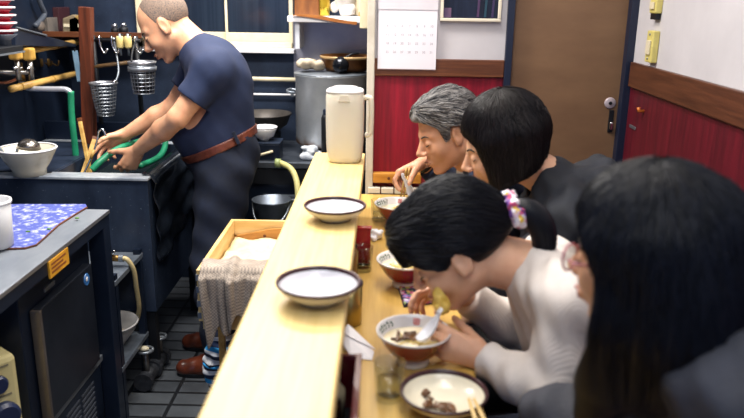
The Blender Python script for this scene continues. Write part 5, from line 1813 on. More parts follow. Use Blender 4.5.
def body_prims(h, nb, chest, belly, pelvis, sh, el, wr, hip, kn, an, g=1.0, fem=False, neck_r=.052, chest_r=(.105, .15, .17), belly_r=(.105, .135, .15), feet=True, side=None):
    up = (V(nb) - V(pelvis)).normalized()
    sd = (V(sh[0]) - V(sh[1])).normalized()
    fw = sd.cross(up).normalized()
    sd2 = up.cross(fw)
    ax = (fw, sd2, up)
    B = []
    E = lambda t, c, r, k: B.append((t, 'e', V(c), tuple(x * g for x in r), ax, k, 'u'))
    E('torso', pelvis, (.115, .16, .12), .03)
    E('torso', belly, belly_r, .05)
    E('torso', chest, chest_r, .05)
    for s in sh:
        B.append(limb('torso', V(nb) + (V(s) - V(nb)) * .25, s, .045 * g, .050 * g, .04))
        B.append(limb('torso', V(s), V(s) + (V(chest) - V(s)) * .35, .058 * g, .065 * g, .04))
    B.append(limb('neck', h(-.022, 0, -.045), nb, neck_r * g, neck_r * g * 1.12, .02))
    B.append(limb('neck', h(-.03, 0, -.03), V(nb) + up * .0, neck_r * g * .95, neck_r * g * 1.1, .02))
    for i, s in enumerate(('L', 'R')):
        B.append(limb('arm' + s, sh[i], el[i], .050 * g, .038 * g, .02))
        B.append(limb('fore' + s, el[i], V(el[i]).lerp(V(wr[i]), .35), .038 * g, .041 * g, .015))
        B.append(limb('fore' + s, V(el[i]).lerp(V(wr[i]), .35), wr[i], .041 * g, .0255 * g, .015))
        B.append(limb('legs', hip[i], kn[i], .085 * g, .058 * g, .03))
        B.append(limb('legs', kn[i], V(kn[i]).lerp(V(an[i]), .35), .055 * g, .056 * g, .02))
        B.append(limb('legs', V(kn[i]).lerp(V(an[i]), .35), an[i], .056 * g, .036 * g, .02))
        if feet:
            f = V((fw.x, fw.y, 0)).normalized()
            B.append(limb('feet', V(an[i]) + V((0, 0, -.03)) - f * .02, V(an[i]) + f * .15 + V((0, 0, -.055)), .036, .025, .02))
    return B, ax


def skin_mat(name, c1, c2):
    return mat(name, c1, c2, rough=.42, scale=16, lo=.3, hi=.7, sss=.12, bump=.06, bscale=300)


def tone_mat(name, dark, light, rough=.36, gain=1.0):
    """hair: colour varies from strand to strand"""
    m = bpy.data.materials.new(name)
    m.use_nodes = True
    N, L = m.node_tree.nodes, m.node_tree.links
    b = N['Principled BSDF']
    b.inputs['Roughness'].default_value = rough
    b.inputs['Specular IOR Level'].default_value = .18
    at = N.new('ShaderNodeAttribute'); at.attribute_name = 'tone'
    tc = N.new('ShaderNodeTexCoord')
    n = N.new('ShaderNodeTexNoise'); n.inputs['Scale'].default_value = 60; n.inputs['Detail'].default_value = 3
    L.new(tc.outputs['Object'], n.inputs['Vector'])
    ad = N.new('ShaderNodeMath'); ad.operation = 'MULTIPLY_ADD'; ad.inputs[1].default_value = .35; ad.use_clamp = True
    L.new(n.outputs['Fac'], ad.inputs[0])
    sb = N.new('ShaderNodeMath'); sb.operation = 'SUBTRACT'; sb.inputs[1].default_value = .17
    L.new(at.outputs['Fac'], sb.inputs[0]); L.new(sb.outputs[0], ad.inputs[2])
    r = N.new('ShaderNodeValToRGB')
    r.color_ramp.elements[0].color = lin(dark); r.color_ramp.elements[1].color = lin(light)
    r.color_ramp.elements[0].position = .1; r.color_ramp.elements[1].position = .9
    L.new(ad.outputs[0], r.inputs[0])
    L.new(r.outputs[0], b.inputs['Base Color'])
    return m


def strands(S, c0, pole, N, seed, th0, th1, wid=.0016, lift=.0014, steps=15, ok=None, swirl=0.0, wave=0.0, ref=None):
    """hair strands combed over the sculpted hair S along meridians from the pole"""
    rg = np.random.RandomState(seed)
    z = np.array(V(pole).normalized())
    x = np.array((V(ref) if ref is not None else V(pole).orthogonal()))
    x = x - z * (x @ z); x /= np.linalg.norm(x)
    y = np.cross(z, x)
    c0 = np.array(c0)
    az = rg.uniform(0, 2 * np.pi, N)
    a0 = np.radians(rg.uniform(th0[0], th0[1], N))
    a1 = np.radians(rg.uniform(th1[0], th1[1], N))
    t = np.linspace(0, 1, steps)[None, :]
    th = a0[:, None] + (a1 - a0)[:, None] * t
    ph = az[:, None] + swirl * t + rg.normal(0, .07, N)[:, None] * t + wave * np.sin(t * 7 + rg.uniform(0, 6, N)[:, None]) * t
    d = (np.sin(th) * np.cos(ph))[..., None] * x + (np.sin(th) * np.sin(ph))[..., None] * y + np.cos(th)[..., None] * z
    rad = np.full(th.shape, -1.0)
    for r in np.arange(.30, .03, -.0012):
        p = c0 + d * r
        i = np.round((p - S.lo) / S.h).astype(int)
        inb = ((i >= 0) & (i < S.n)).all(-1)
        i = np.clip(i, 0, S.n - 1)
        hit = inb & (S.d[i[..., 0], i[..., 1], i[..., 2]] < 0) & (rad < 0)
        rad[hit] = r
    lf = rg.uniform(0, lift, N)[:, None] + .0006
    pts = c0 + d * (rad + lf)[..., None]
    ev, ef, et = [], [], []
    tone = rg.uniform(0, 1, N)
    for n in range(N):
        good = rad[n] > 0
        m = 0
        for k in range(steps):
            if not good[k] or (k and abs(rad[n, k] - rad[n, k - 1]) > .03):
                break
            if ok is not None and not ok(pts[n, k]):
                break
            m = k + 1
        # a strand may also begin late
        if m < 4:
            continue
        q = pts[n, :m]
        tg = np.gradient(q, axis=0)
        tg /= np.maximum(np.linalg.norm(tg, axis=1, keepdims=True), 1e-9)
        nr = d[n, :m]
        sd = np.cross(tg, nr)
        sd /= np.maximum(np.linalg.norm(sd, axis=1, keepdims=True), 1e-9)
        up = np.cross(sd, tg)
        w = wid * np.sin(np.linspace(.35, 1, m) * np.pi * .97)[:, None] * (.7 + .6 * rg.rand())
        b = len(ev)
        ring = np.stack([q + sd * w, q + up * w * .6, q - sd * w, q - up * w * .6], 1)
        ev.extend(ring.reshape(-1, 3).tolist())
        et.extend([tone[n]] * (4 * m))
        for k in range(m - 1):
            for j in range(4):
                ef.append((b + 4 * k + j, b + 4 * k + (j + 1) % 4, b + 4 * k + 4 + (j + 1) % 4, b + 4 * k + 4 + j))
    return ev, ef, et


def hair_cut(S, h, fs, us):
    """open the hair over the face: keep it above the hairline height given along the head"""
    X, Y, Z = S.grid()
    o = h.o
    f = ((X - o.x) * h.F.x + (Y - o.y) * h.F.y + (Z - o.z) * h.F.z) / h.s
    u = ((X - o.x) * h.U.x + (Y - o.y) * h.U.y + (Z - o.z) * h.U.z) / h.s
    line = np.interp(f, fs, us)
    S.d = np.maximum(S.d, ((line - u) * h.s * .75).astype(np.float32))


def face_f(S, h, l, u):
    f = .15
    while f > .02:
        if S.sample(h(f, l, u)) < 0:
            return f
        f -= .0008
    return .08


def face_parts(S, h, body, brow, lipc, eye_open=False, sides=(1, -1), lash=.0014, browr=.0024):
    """eyebrows, lash lines, lips laid on the sculpted face"""
    k = h.s
    for s in sides:
        pts = []
        for l, u in ((.012, .0165), (.022, .0205), (.034, .0215), (.046, .016)):
            pts.append(h(face_f(S, h, s * l, u) - .0002, s * l, u))
        MB().tube(arcpts(pts, 4), [browr * k * (0.7 + .5 * math.sin(i / 12 * PI)) for i in range(13)], 8).build('eyebrow', brow, body, smooth=True)
        pts = []
        for l, u in ((.018, -.007), (.025, -.0085), (.033, -.0088), (.041, -.0065), (.046, -.003)):
            pts.append(h(face_f(S, h, s * l, u) + .0002, s * l, u))
        MB().tube(arcpts(pts, 4), [lash * k * (.6 + .6 * math.sin(i / 16 * PI)) for i in range(17)], 8).build('eyelash', MATS['lash'], body, smooth=True)
        if eye_open:
            MB().ball(h(face_f(S, h, s * .031, -.0105) - .0035, s * .031, -.0105), .0056 * k, 14).build('eye', MATS['eye_dark'], body, smooth=True)
    m = MB()
    up_, lo_ = [], []
    for l, u in ((-.019, -.0655), (-.009, -.0615), (0, -.0625), (.009, -.0615), (.019, -.0655)):
        up_.append(h(face_f(S, h, l, u) - .0014, l, u))
    for l, u in ((-.017, -.069), (-.008, -.074), (0, -.0755), (.008, -.074), (.017, -.069)):
        lo_.append(h(face_f(S, h, l, u) - .0016, l, u))
    m.tube(arcpts(up_, 4), [.0032 * k * (.45 + .6 * math.sin(i / 16 * PI)) for i in range(17)], 8)
    m.tube(arcpts(lo_, 4), [.0038 * k * (.45 + .6 * math.sin(i / 16 * PI)) for i in range(17)], 8)
    m.build('lips', lipc, body, smooth=True)


mat('lash', '17130f', rough=.5)
mat('eye_dark', '191310', rough=.1)
M_lip = mat('lip_rose', 'b06a5c', 'a25c50', rough=.35, scale=30)
M_lipm = mat('lip_tan', '9c6450', '8d5947', rough=.4, scale=30)
M_browblack = mat('brow_black', '1d1a19', rough=.7)
M_browgrey = mat('brow_grey', '4a4340', rough=.8)


def person(name, label, loc):
    return thing('person', label, 'person', loc)


def bounds(prims, pad, zmin=None):
    lo, hi = [9] * 3, [-9] * 3
    for p in prims:
        pts = [(p[2], max(p[4], p[5])), (p[3], max(p[4], p[5]))] if p[1] == 'c' else [(p[2], max(p[3]))]
        for q, r in pts:
            for i in range(3):
                lo[i] = min(lo[i], q[i] - r - pad); hi[i] = max(hi[i], q[i] + r + pad)
    return lo, hi


def make_body(h, B, Hd, Hn, skin, root, hstep=.004):
    prims = B + Hd + Hn
    lo, hi = bounds(prims, .02)
    S = SDF(lo, hi, hstep)
    put(S, [p for p in B if p[0] == 'torso']); put(S, [p for p in B if p[0] not in ('torso', 'neck')])
    put(S, [p for p in B if p[0] == 'neck'])
    put(S, Hd); put(S, Hn)
    return S, S.build('body', skin, root, smooth=1)


def garment(name, B, tags, grow, m, root, hstep=.006, cuts=(), waves=(), extra=None, clips=(), pre=None, kmul=1.3):
    sel = [p for p in B if p[0] in tags]
    lo, hi = bounds(sel, grow + .03)
    S = SDF(lo, hi, hstep)
    put(S, sel, None, grow, kmul)
    if extra:
        extra(S)
    if waves:
        S.ripple(waves)
    for c in cuts:
        cutcyl(S, *c)
    for n, p in clips:
        S.clip(n, p)
    return S, S.build(name, m, root, smooth=1)


SKIN_M = skin_mat('skin_tan', 'dba887', 'c78f6e')
SKIN_F = skin_mat('skin_fair', 'dcae8f', 'cf9a7b')
SKIN_G = skin_mat('skin_ruddy', 'daa685', 'c98f6f')
M_hair_black = tone_mat('black_hair', '04060c', '10131d', rough=.48)
M_hair_bob = tone_mat('black_brown_hair', '0a090c', '1d191b', rough=.36)
M_hair_grey = tone_mat('grey_hair', '28282d', '979492', rough=.42)
M_hair_stub = mat('grey_stubble', '8a7263', '57504c', rough=.8, scale=260, lo=.38, hi=.6, bump=.3, bscale=500)
M_denim = mat('dark_navy_cloth', '131d33', '0d1526', rough=.85, scale=14, bump=.2, bscale=300)
M_tee = mat('navy_tshirt', '1f2c4c', '192441', rough=.85, scale=7, bump=.12, bscale=260)

# ---------------------------------------------------------------- the chef
def chef():
    ear = P(164, 25.5, Y=2.925)
    h = Fr((0, 0, 0), (-.80, -.1, -.59), (-.59, 0, .80), 1.08)
    h.o = ear - h(-.006, .078, -.006)
    nb = P(196, 48, Y=3.0)
    chest = P(219, 82, Y=3.0); belly = P(212, 127, Y=3.0); pelvis = P(226, 156, Y=3.01)
    sh = [P(213, 70, Y=2.84), P(203, 60, Y=3.16)]
    el = [P(178, 118, Y=2.79), P(173, 107, Y=3.14)]
    wr = [P(137.5, 150, Y=2.96), P(126, 134, Y=3.13)]
    hip = [P(223, 172, Y=2.93), P(226, 168, Y=3.08)]
    fl = P(221, 366, z=.03); fr_ = P(222, 342, z=.03)
    an = [V((fl.x + .005, fl.y, .085)), V((fr_.x + .01, fr_.y, .085))]
    kn = [V(hip[0]).lerp(an[0], .5) + V((-.03, 0, .02)), V(hip[1]).lerp(an[1], .5) + V((-.02, 0, .02))]
    root = person('person', 'chef in navy T-shirt and brown belt bending over the sink', (pelvis.x, pelvis.y, 0))
    B, ax = body_prims(h, nb, chest, belly, pelvis, sh, el, wr, hip, kn, an, g=1.03, feet=False, neck_r=.055, chest_r=(.115, .155, .165), belly_r=(.152, .155, .15))
    Hd = head_prims(h, nose=1.12)
    Hn = hand_prims(wr[0], (-.55, .12, -.8), (-.35, .9, .1), True, [(25, 30, 20), (35, 35, 20), (40, 40, 25), (48, 45, 25)], 1.0, (.3, .4))
    Hn += hand_prims(wr[1], (-.80, -.05, -.58), (0, -.75, -.65), False, [(12, 18, 12), (22, 30, 20), (35, 40, 25), (45, 45, 25)], 1.0, (.35, .35))
    S, body = make_body(h, B, Hd, Hn, SKIN_M, root)
    face_parts(S, h, body, MATS['lash'], M_lipm, browr=.0028, lash=.0018)
    # cropped grey hair
    lo, hi = bounds([p for p in Hd if p[1] == 'e'][:1], .04)
    H = SDF(lo, hi, .0035)
    H.ell(h(-.0145, 0, .0365), [x * h.s for x in (.0945, .0765, .0845)], h.ax(), 0)
    hair_cut(H, h, [-.1, -.06, -.03, .0, .014, .02, .034, .06, .09], [-.05, -.045, .0, .012, -.016, .04, .10, .13, .16])
    H.build('hair', M_hair_stub, body)
    # T-shirt
    hem = [V(sh[i]).lerp(V(el[i]), .62) for i in (0, 1)]
    up = ax[2]
    bn = V((-.40, 0, .917))
    wv = [((30, 18, 34), .0015, 0), ((-55, 30, 45), .0008, 1.3), ((90, 20, 70), .0005, 2)]
    wc = P(224, 140, Y=3.0)
    def sleeves(Sg):
        for i in (0, 1):
            Sg.cone(sh[i], V(sh[i]).lerp(V(el[i]), .8), .068, .058, .02)
        Sg.cone(V(nb) + up * -.03, V(nb) + up * -.012, .068, .06, .03)
    garment('t_shirt', B, ('torso', 'armL', 'armR'), .012, M_tee, body, cuts=[(hem[i], V(el[i]) - V(sh[i]), .085, .16) for i in (0, 1)], waves=wv, extra=sleeves, clips=[(-bn, wc - bn * .015)])
    # trousers, belt
    def baggy(Sg):
        for i in (0, 1):
            Sg.cone(hip[i], kn[i], .105, .085, .04); Sg.cone(kn[i], V(an[i]) + V((0, 0, .03)), .085, .075, .04)
    garment('trousers', B, ('torso', 'legs'), .016, M_denim, body, hstep=.008, waves=[((30, 20, 45), .004, 0), ((-35, 40, 25), .003, 1)], extra=baggy, clips=[(bn, wc - bn * .004), ((0, 0, -1), (0, 0, .055))])
    sb, beltm = garment('belt', B, ('torso', 'legs'), .021, mat('belt_leather', '6d3a2c', '4b241c', rough=.35, scale=30), body, hstep=.004, clips=[(bn, wc + bn * .008), (-bn, wc - bn * .026)])
    bp = P(203, 153, Y=2.885)
    MB().tube([bp + V((-.02, 0, -.016)), bp + V((.006, -.004, -.008)), bp + V((-.002, -.004, .022)), bp + V((-.028, 0, .014)), bp + V((-.02, 0, -.016))], .0035, 8).build('buckle', M_chrome, beltm, smooth=True)
    lp = P(226, 142.5, Y=2.86)
    for px, py in ((236, 138), (212, 149)):
        q = P(px, py, Y=2.845)
        MB().bar(q - bn * .026, q + bn * .026, .013, .012, up=(0, 1, 0)).build('belt_loop', M_denim, beltm, bevel=.002)
    # shoes and the sock of the front foot
    M_shoe = mat('brown_shoe_leather', '6b3422', '3f1d14', rough=.3, scale=14, coat=.3, bump=.2, bscale=40)
    for i, a in enumerate(an):
        f = V((-1, -.12 if i == 0 else .0, 0)).normalized()
        sl = f.cross(V((0, 0, 1)))
        lo = [a.x - .24, a.y - .14, -.01]; hi = [a.x + .12, a.y + .14, .16]
        G = SDF(lo, hi, .004)
        b0 = V((a.x, a.y, 0))
        G.cone(b0 - f * .045 + V((0, 0, .04)), b0 + f * .06 + V((0, 0, .04)), .042, .048, .02)
        G.cone(b0 + f * .06 + V((0, 0, .035)), b0 + f * .155 + V((0, 0, .028)), .047, .036, .02)
        G.cone(b0 + V((0, 0, .05)), b0 - f * .01 + V((0, 0, .105)), .05, .046, .02)
        G.clip((0, 0, -1), (0, 0, .012))
        G.ripple([((f.x * 130, f.y * 130, 60), .0012, 0)])
        so = G.build('shoe', M_shoe, body)
        pts = []
        for k in range(24):
            q = 2 * PI * k / 24
            pts.append(b0 + f * (.055 + .135 * math.cos(q)) + sl * ((.047 + .006 * math.cos(q)) * math.sin(q)))
        MB().prism(pts, (0, 0, .016)).build('sole', M_black, so)
        for k in range(4):
            c = b0 + f * (.05 + .02 * k)
            MB().tube(arcpts([c + sl * .03 + V((0, 0, .072 - .006 * k)), c + V((0, 0, .088 - .008 * k)), c - sl * .03 + V((0, 0, .072 - .006 * k))], 4), .003, 6).build('strap', mat('shoe_strap', '3a1b13', rough=.4), so, smooth=True)


chef()


# ---------------------------------------------------------------- the grey-haired man
def seated(h, nb, chest, pelvis, sh, el, wr, yk, g, fem, chest_r, neck_r):
    belly = V(chest).lerp(V(pelvis), .5)
    hip = [V(pelvis) + V((0, -.09, -.02)), V(pelvis) + V((0, .09, -.02))]
    kn = [V((.13, yk - .09, .50)), V((.13, yk + .09, .50))]
    an = [V((.12, yk - .10, .085)), V((.12, yk + .10, .085))]
    return body_prims(h, nb, chest, belly, pelvis, sh, el, wr, hip, kn, an, g=g, fem=fem, neck_r=neck_r, chest_r=chest_r, belly_r=(.105, .14, .15))


def lower(B, body, root, m):
    garment('trousers', B, ('legs', 'feet'), .018, m, body, hstep=.010, clips=[((0, 0, -1), (0, 0, .004))])


def grey_man():
    ear = P(458, 136, Y=2.245)
    h = Fr((0, 0, 0), (-.91, -.24, -.36), (-.36, 0, .93), 1.0)
    h.o = ear - h(-.006, .078, -.006)
    yc = h.o.y
    nb = P(481, 166, Y=yc + .02)
    chest = V((nb.x + .10, yc + .02, nb.z - .17)); pelvis = V((.47, yc + .02, .54))
    sh = [P(492, 190, Y=yc - .14), P(468, 172, Y=yc + .19)]
    el = [V((.33, yc - .13, .87)), P(458, 186, Y=yc + .24)]
    wr = [V((.27, yc - .1, .71)), P(424, 163, Y=yc + .17)]
    root = person('person', 'grey-haired man in a navy jacket lifting a white spoon at the far end', (pelvis.x, pelvis.y, 0))
    B, ax = seated(h, nb, chest, pelvis, sh, el, wr, yc, 1.02, False, (.11, .16, .18), .056)
    Hd = head_prims(h, nose=1.1)
    Hn = hand_prims(wr[0], (-.9, .3, -.1), (0, .5, -.85), True, [(30, 40, 30)] * 4, 1.0)
    Hn += hand_prims(wr[1], (-.86, -.18, -.36), (.25, -.45, -.85), False, [(35, 45, 25), (45, 50, 30), (55, 55, 30), (60, 55, 30)], 1.0, (.45, .4))
    S, body = make_body(h, B, Hd, Hn, SKIN_G, root)
    face_parts(S, h, body, M_browgrey, M_lipm)
    lo, hi = bounds([p for p in Hd if p[1] == 'e'][:1], .06)
    H = SDF(lo, hi, .0035)
    H.ell(h(-.018, 0, .044), [x * h.s for x in (.106, .089, .097)], h.ax(), 0)
    H.ell(h(.04, 0, .085), [x * h.s for x in (.052, .064, .034)], h.ax(), .03)
    H.ripple([((90, 60, 110), .0022, 0), ((-70, 120, 60), .002, 1)])
    hair_cut(H, h, [-.1, -.06, -.040, -.030, .0, .010, .017, .028, .04, .065, .1], [-.075, -.07, -.05, .022, .030, .026, -.036, -.03, .035, .062, .075])
    ex = strands(H, h(-.015, 0, .03), h.U * .62 + h.F * .78 + h.L * .1, 1700, 5, (5, 70), (110, 172), wid=.0012, lift=.004, swirl=.25, wave=.2)
    H.build('hair', M_hair_grey, body, extra=ex)
    M_jk = mat('navy_jacket', '1c2a47', '141f36', rough=.8, scale=12, bump=.2, bscale=260)
    wv = [((40, 25, 60), .003, 0), ((-55, 30, 35), .0025, 1.3), ((80, -60, 75), .0015, .6)]
    garment('jacket', B, ('torso', 'armL', 'armR', 'foreL', 'foreR'), .016, M_jk, body, waves=wv, cuts=[(V(wr[i]).lerp(V(el[i]), .12), V(wr[i]) - V(el[i]), .06, .15) for i in (0, 1)],
            extra=lambda G: G.cone(V(nb) + V((.01, 0, -.03)), V(nb) + V((.012, 0, .012)), .075, .068, .02))
    up = (V(nb) - V(chest)).normalized()
    C = SDF([nb.x - .14, nb.y - .12, nb.z - .1], [nb.x + .12, nb.y + .12, nb.z + .1], .004)
    C.cone(V(nb) + V((-.012, 0, -.03)), V(nb) + V((-.018, 0, .022)), .066, .062, 0)
    C.build('shirt_collar', mat('shirt_white', 'cdd0d8', rough=.7), body)
    lower(B, body, root, M_denim)
    # watch
    w = V(wr[1]).lerp(V(el[1]), .04)
    d = (V(wr[1]) - V(el[1])).normalized()
    MB().tube([w - d * .006, w + d * .006], .032, 20).build('wristwatch', M_black, body, smooth=True)
    # spoon in the hand
    hand = wr[1] + V((-.86, -.18, -.36)).normalized() * .1
    china_spoon('white soup spoon held by the grey-haired man over his bowl', P(414, 198, Y=hand.y - .07), P(405, 172, Y=hand.y - .05), up=V((-.8, -.5, .3)))
    for i in (0, 1):
        a, b = P(400 + 3 * i, 201, Y=hand.y - .06 - .008 * i), P(405 + 3 * i, 176, Y=hand.y - .035 - .008 * i)
        d = (b - a).normalized()
        t = thing('chopstick', ['wooden chopstick in the grey-haired man\'s hand, left of the pair', 'wooden chopstick in the grey-haired man\'s hand, right of the pair'][i], 'chopstick', a)
        MB().tube([a, b], [.0026, .0036], 8).build('stick', M_bamboo, t, smooth=True)
        MB().tube([b, b + d * .03], [.0038, .004], 8).build('end', M_bamboo, t, smooth=True)


grey_man()


# ---------------------------------------------------------------- the bob-haired woman
def bob_woman():
    c = P(503, 146.5, Y=1.97)
    h = Fr(c, (-.95, .04, -.30), (-.30, 0, .95), 1.05)
    yc = c.y
    nb = P(546, 176, Y=yc + .0)
    chest = V((nb.x + .07, yc, nb.z - .19)); pelvis = V((.53, yc, .54))
    sh = [P(576, 226, Y=yc - .155), P(558, 203, Y=yc + .14)]
    el = [P(528, 266, Y=yc - .17), V((.36, yc + .14, .90))]
    wr = [V((.28, yc - .08, .71)), V((.28, yc + .08, .71))]
    root = person('person', 'woman with a black bob haircut in a black hooded coat', (pelvis.x, pelvis.y, 0))
    B, ax = seated(h, nb, chest, pelvis, sh, el, wr, yc, .92, True, (.11, .155, .18), .05)
    Hd = head_prims(h, fem=True, nose=.9)
    Hn = hand_prims(wr[0], (-.9, .25, -.1), (0, .6, -.8), True, [(35, 40, 30)] * 4, .9)
    Hn += hand_prims(wr[1], (-.9, -.25, -.1), (0, -.6, -.8), False, [(35, 40, 30)] * 4, .9)
    S, body = make_body(h, B, Hd, Hn, SKIN_F, root)
    face_parts(S, h, body, M_browblack, M_lip)
    lo, hi = h.o - V((.2, .2, .22)), h.o + V((.2, .2, .22))
    H = SDF(lo, hi, .0035)
    H.ell(h(-.016, 0, .048), [x * h.s for x in (.110, .094, .100)], h.ax(), 0)
    for s in (1, -1):
        for f, fb, ub, r in ((.035, .038, -.105, .026), (.0, .01, -.1, .032), (-.035, -.025, -.09, .034), (-.06, -.045, -.07, .034)):
            H.cone(h(f, s * .066, .03), h(fb, s * .062, ub + .02), r, r * .8, .03)
    H.cone(h(-.08, 0, .02), h(-.062, 0, -.05), .042, .03, .04)
    H.ell(h(-.03, 0, -.03), [x * h.s for x in (.07, .075, .06)], h.ax(), .03)
    # cut: slanting bottom edge, open face
    hair_cut(H, h, [-.12, -.08, -.03, .02, .055], [-.045, -.06, -.076, -.086, -.096])
    X, Y, Z = H.grid()
    f = ((X - h.o.x) * h.F.x + (Y - h.o.y) * h.F.y + (Z - h.o.z) * h.F.z) / h.s
    l = ((X - h.o.x) * h.L.x + (Y - h.o.y) * h.L.y + (Z - h.o.z) * h.L.z) / h.s
    u = ((X - h.o.x) * h.U.x + (Y - h.o.y) * h.U.y + (Z - h.o.z) * h.U.z) / h.s
    fl_ = np.interp(u, [-.12, -.08, -.02, .03, .055, .075, .1], [.068, .064, .06, .068, .085, .13, .2])
    fc = np.maximum((f - fl_) * h.s, -(.125 - np.abs(l)) * 0 - 9)
    H.d = np.maximum(H.d, fc.astype(np.float32) * .8)
    ex = strands(H, h(-.01, 0, .02), h.U * .95 - h.F * .12 + h.L * .1, 1700, 6, (3, 26), (95, 165), wid=.0012, lift=.0018, steps=18)
    H.build('hair', M_hair_bob, body, extra=ex)
    M_coat = mat('black_coat', '151a26', '0e121b', rough=.8, scale=12, bump=.25, bscale=220)
    wv = [((40, 25, 60), .003, 0), ((-55, 30, 35), .003, 1.3), ((80, -60, 75), .0015, .6)]

    def hood(G):
        ring = []
        for k in range(13):
            a = 2 * PI * k / 12
            ring.append(V(nb) + V((.07 + .095 * math.cos(a), .125 * math.sin(a), -.04 + .055 * math.cos(a))))
        for k in range(12):
            G.cone(ring[k], ring[k + 1], .031 + .006 * (k % 2), .031 + .006 * ((k + 1) % 2), .012)
        G.cone(V(nb) + V((.11, -.06, -.01)), V(nb) + V((.14, .07, -.02)), .035, .04, .03)
        G.cone(V(nb) + V((.1, .02, -.05)), V(nb) + V((.17, .0, -.09)), .07, .06, .04)
    def neckhole(G):
        hood(G)
        G.cone(V(nb) + V((.01, 0, -.03)), h(-.02, 0, -.02), .062, .075, .01, 's')
    garment('hooded_coat', B, ('torso', 'armL', 'armR', 'foreL', 'foreR'), .024, M_coat, body, waves=wv, cuts=[(V(wr[i]).lerp(V(el[i]), .12), V(wr[i]) - V(el[i]), .06, .15) for i in (0, 1)], extra=neckhole)
    lower(B, body, root, M_black)


bob_woman()


# ---------------------------------------------------------------- the woman in the cream sweater
def cream_woman():
    ear = P(462, 262, Y=1.375)
    h = Fr((0, 0, 0), (-.82, .03, -.57), (-.57, 0, .82), 1.03)
    h.o = ear - h(-.006, .078, -.006)
    yc = h.o.y
    nb = P(528, 268, Y=yc + .005)
    chest = P(572, 325, Y=yc); pelvis = V((.56, yc, .55))
    sh = [P(571, 306, Y=yc - .15), P(545, 266, Y=yc + .165)]
    el = [P(551, 396, Y=yc - .22), P(523, 334, Y=yc + .2)]
    wr = [P(483, 357, Y=yc - .10), P(464, 295, Y=yc + .11)]
    root = person('person', 'woman in a cream ribbed sweater with a ponytail eating from her bowl', (pelvis.x, pelvis.y, 0))
    B, ax = seated(h, nb, chest, pelvis, sh, el, wr, yc, .9, True, (.11, .155, .18), .053)
    Hd = head_prims(h, fem=True, nose=.85)
    Hn = hand_prims(wr[0], (-.90, .04, .30), (-.1, .95, -.1), True, [(28, 62, 40), (30, 66, 40), (32, 66, 40), (34, 66, 40)], .9, (1.0, .6), tk=.25)
    D2 = V((-.9, -.1, .10))
    Hn += hand_prims(wr[1], D2, (0, -.55, -.85), False, [(20, 35, 25), (28, 40, 25), (38, 45, 25), (45, 45, 25)], .9, (.5, .3))
    S, body = make_body(h, B, Hd, Hn, SKIN_F, root, hstep=.0036)
    face_parts(S, h, body, M_browblack, M_lip)
    lo, hi = h.o - V((.2, .18, .2)), h.o + V((.24, .18, .22))
    H = SDF(lo, hi, .0035)
    H.ell(h(-.018, 0, .044), [x * h.s for x in (.108, .089, .098)], h.ax(), 0)
    H.ell(h(.058, 0, .075), [x * h.s for x in (.052, .072, .05)], h.ax(), .03)
    pony = h(-.136, 0, .002)
    H.cone(h(-.07, 0, .02), pony, .055, .024, .04)
    H.cone(h(.085, .015, .06), h(.097, .03, .03), .022, .012, .01)
    H.cone(h(.085, -.02, .06), h(.097, -.04, .03), .022, .012, .01)
    for s in (1, -1):
        H.cone(h(.062, s * .06, .055), h(.05, s * .066, .0), .02, .010, .02)
    hair_cut(H, h, [-.14, -.1, -.06, -.03, -.014, .0, .014, .03, .05, .075, .12], [-.04, -.058, -.066, -.045, .012, .02, .0, -.012, .008, .026, .03])
    ex = strands(H, h(-.01, 0, .03), h.U * .5 + h.F * .86, 1700, 9, (8, 70), (120, 172), wid=.0012, lift=.0016, steps=18)
    body_hair = H.build('hair', M_hair_black, body, extra=ex)
    # ponytail
    tail = [pony, pony + V((.03, -.005, .0)), pony + V((.058, -.012, -.03)), pony + V((.066, -.016, -.075)), pony + V((.05, -.015, -.12))]
    tail = arcpts(tail, 5)
    ev, ef, et = [], [], []
    rg = random.Random(31)
    tm = SDF(pony - V((.06, .08, .18)), pony + V((.14, .08, .06)), .004)
    for i in range(len(tail) - 1):
        q = lambda j:   .010 + .014 * math.sin(min(1, j / (len(tail) - 1) * 1.05) ** .7 * PI)
        tm.cone(tail[i], tail[i + 1], q(i), q(i + 1), .01)
    for n in range(120):
        a = rg.uniform(0, 2 * PI); rr_ = rg.uniform(.3, 1.1)
        pts = []
        for i, p in enumerate(tail):
            r = (.010 + .016 * math.sin(min(1, i / (len(tail) - 1)) ** .7 * PI * .9)) * rr_
            d = (tail[min(i + 1, len(tail) - 1)] - tail[max(0, i - 1)]).normalized()
            s1 = d.cross(V((0, 1, 0))).normalized(); s2 = d.cross(s1)
            pts.append(p + s1 * (r * math.cos(a)) + s2 * (r * math.sin(a)))
        t_ = MB().tube(pts, [.0016] * (len(pts) - 1) + [.0004], 4, caps=False)
        b = len(ev)
        ev += [tuple(v) for v in t_.v]; ef += [tuple(i + b for i in f_) for f_ in t_.f]; et += [rg.random()] * len(t_.v)
    tm.build('ponytail', M_hair_black, body, extra=(ev, ef, et))
    # scrunchie
    d = h.F * -1
    sc_ = SDF(pony - V((.07,) * 3), pony + V((.07,) * 3), .003)
    s1 = d.cross(V((0, 1, 0))).normalized(); s2 = d.cross(s1)
    for k in range(22):
        a = 2 * PI * k / 22
        c = pony + (s1 * math.cos(a) + s2 * math.sin(a)) * (.026 + .007 * (k % 2)) + d * (.008 * math.sin(k * 2.4)) + h.F * -.004
        sc_.ell(c, (.0115, .0115, .0115), None, .006)
    sc_.ripple([((300, 200, 100), .0015, 0), ((-200, 300, 240), .0015, 1)])
    m = bpy.data.materials.new('scrunchie_print'); m.use_nodes = True
    N, L = m.node_tree.nodes, m.node_tree.links
    tc = N.new('ShaderNodeTexCoord'); vo = N.new('ShaderNodeTexVoronoi'); vo.inputs['Scale'].default_value = 85
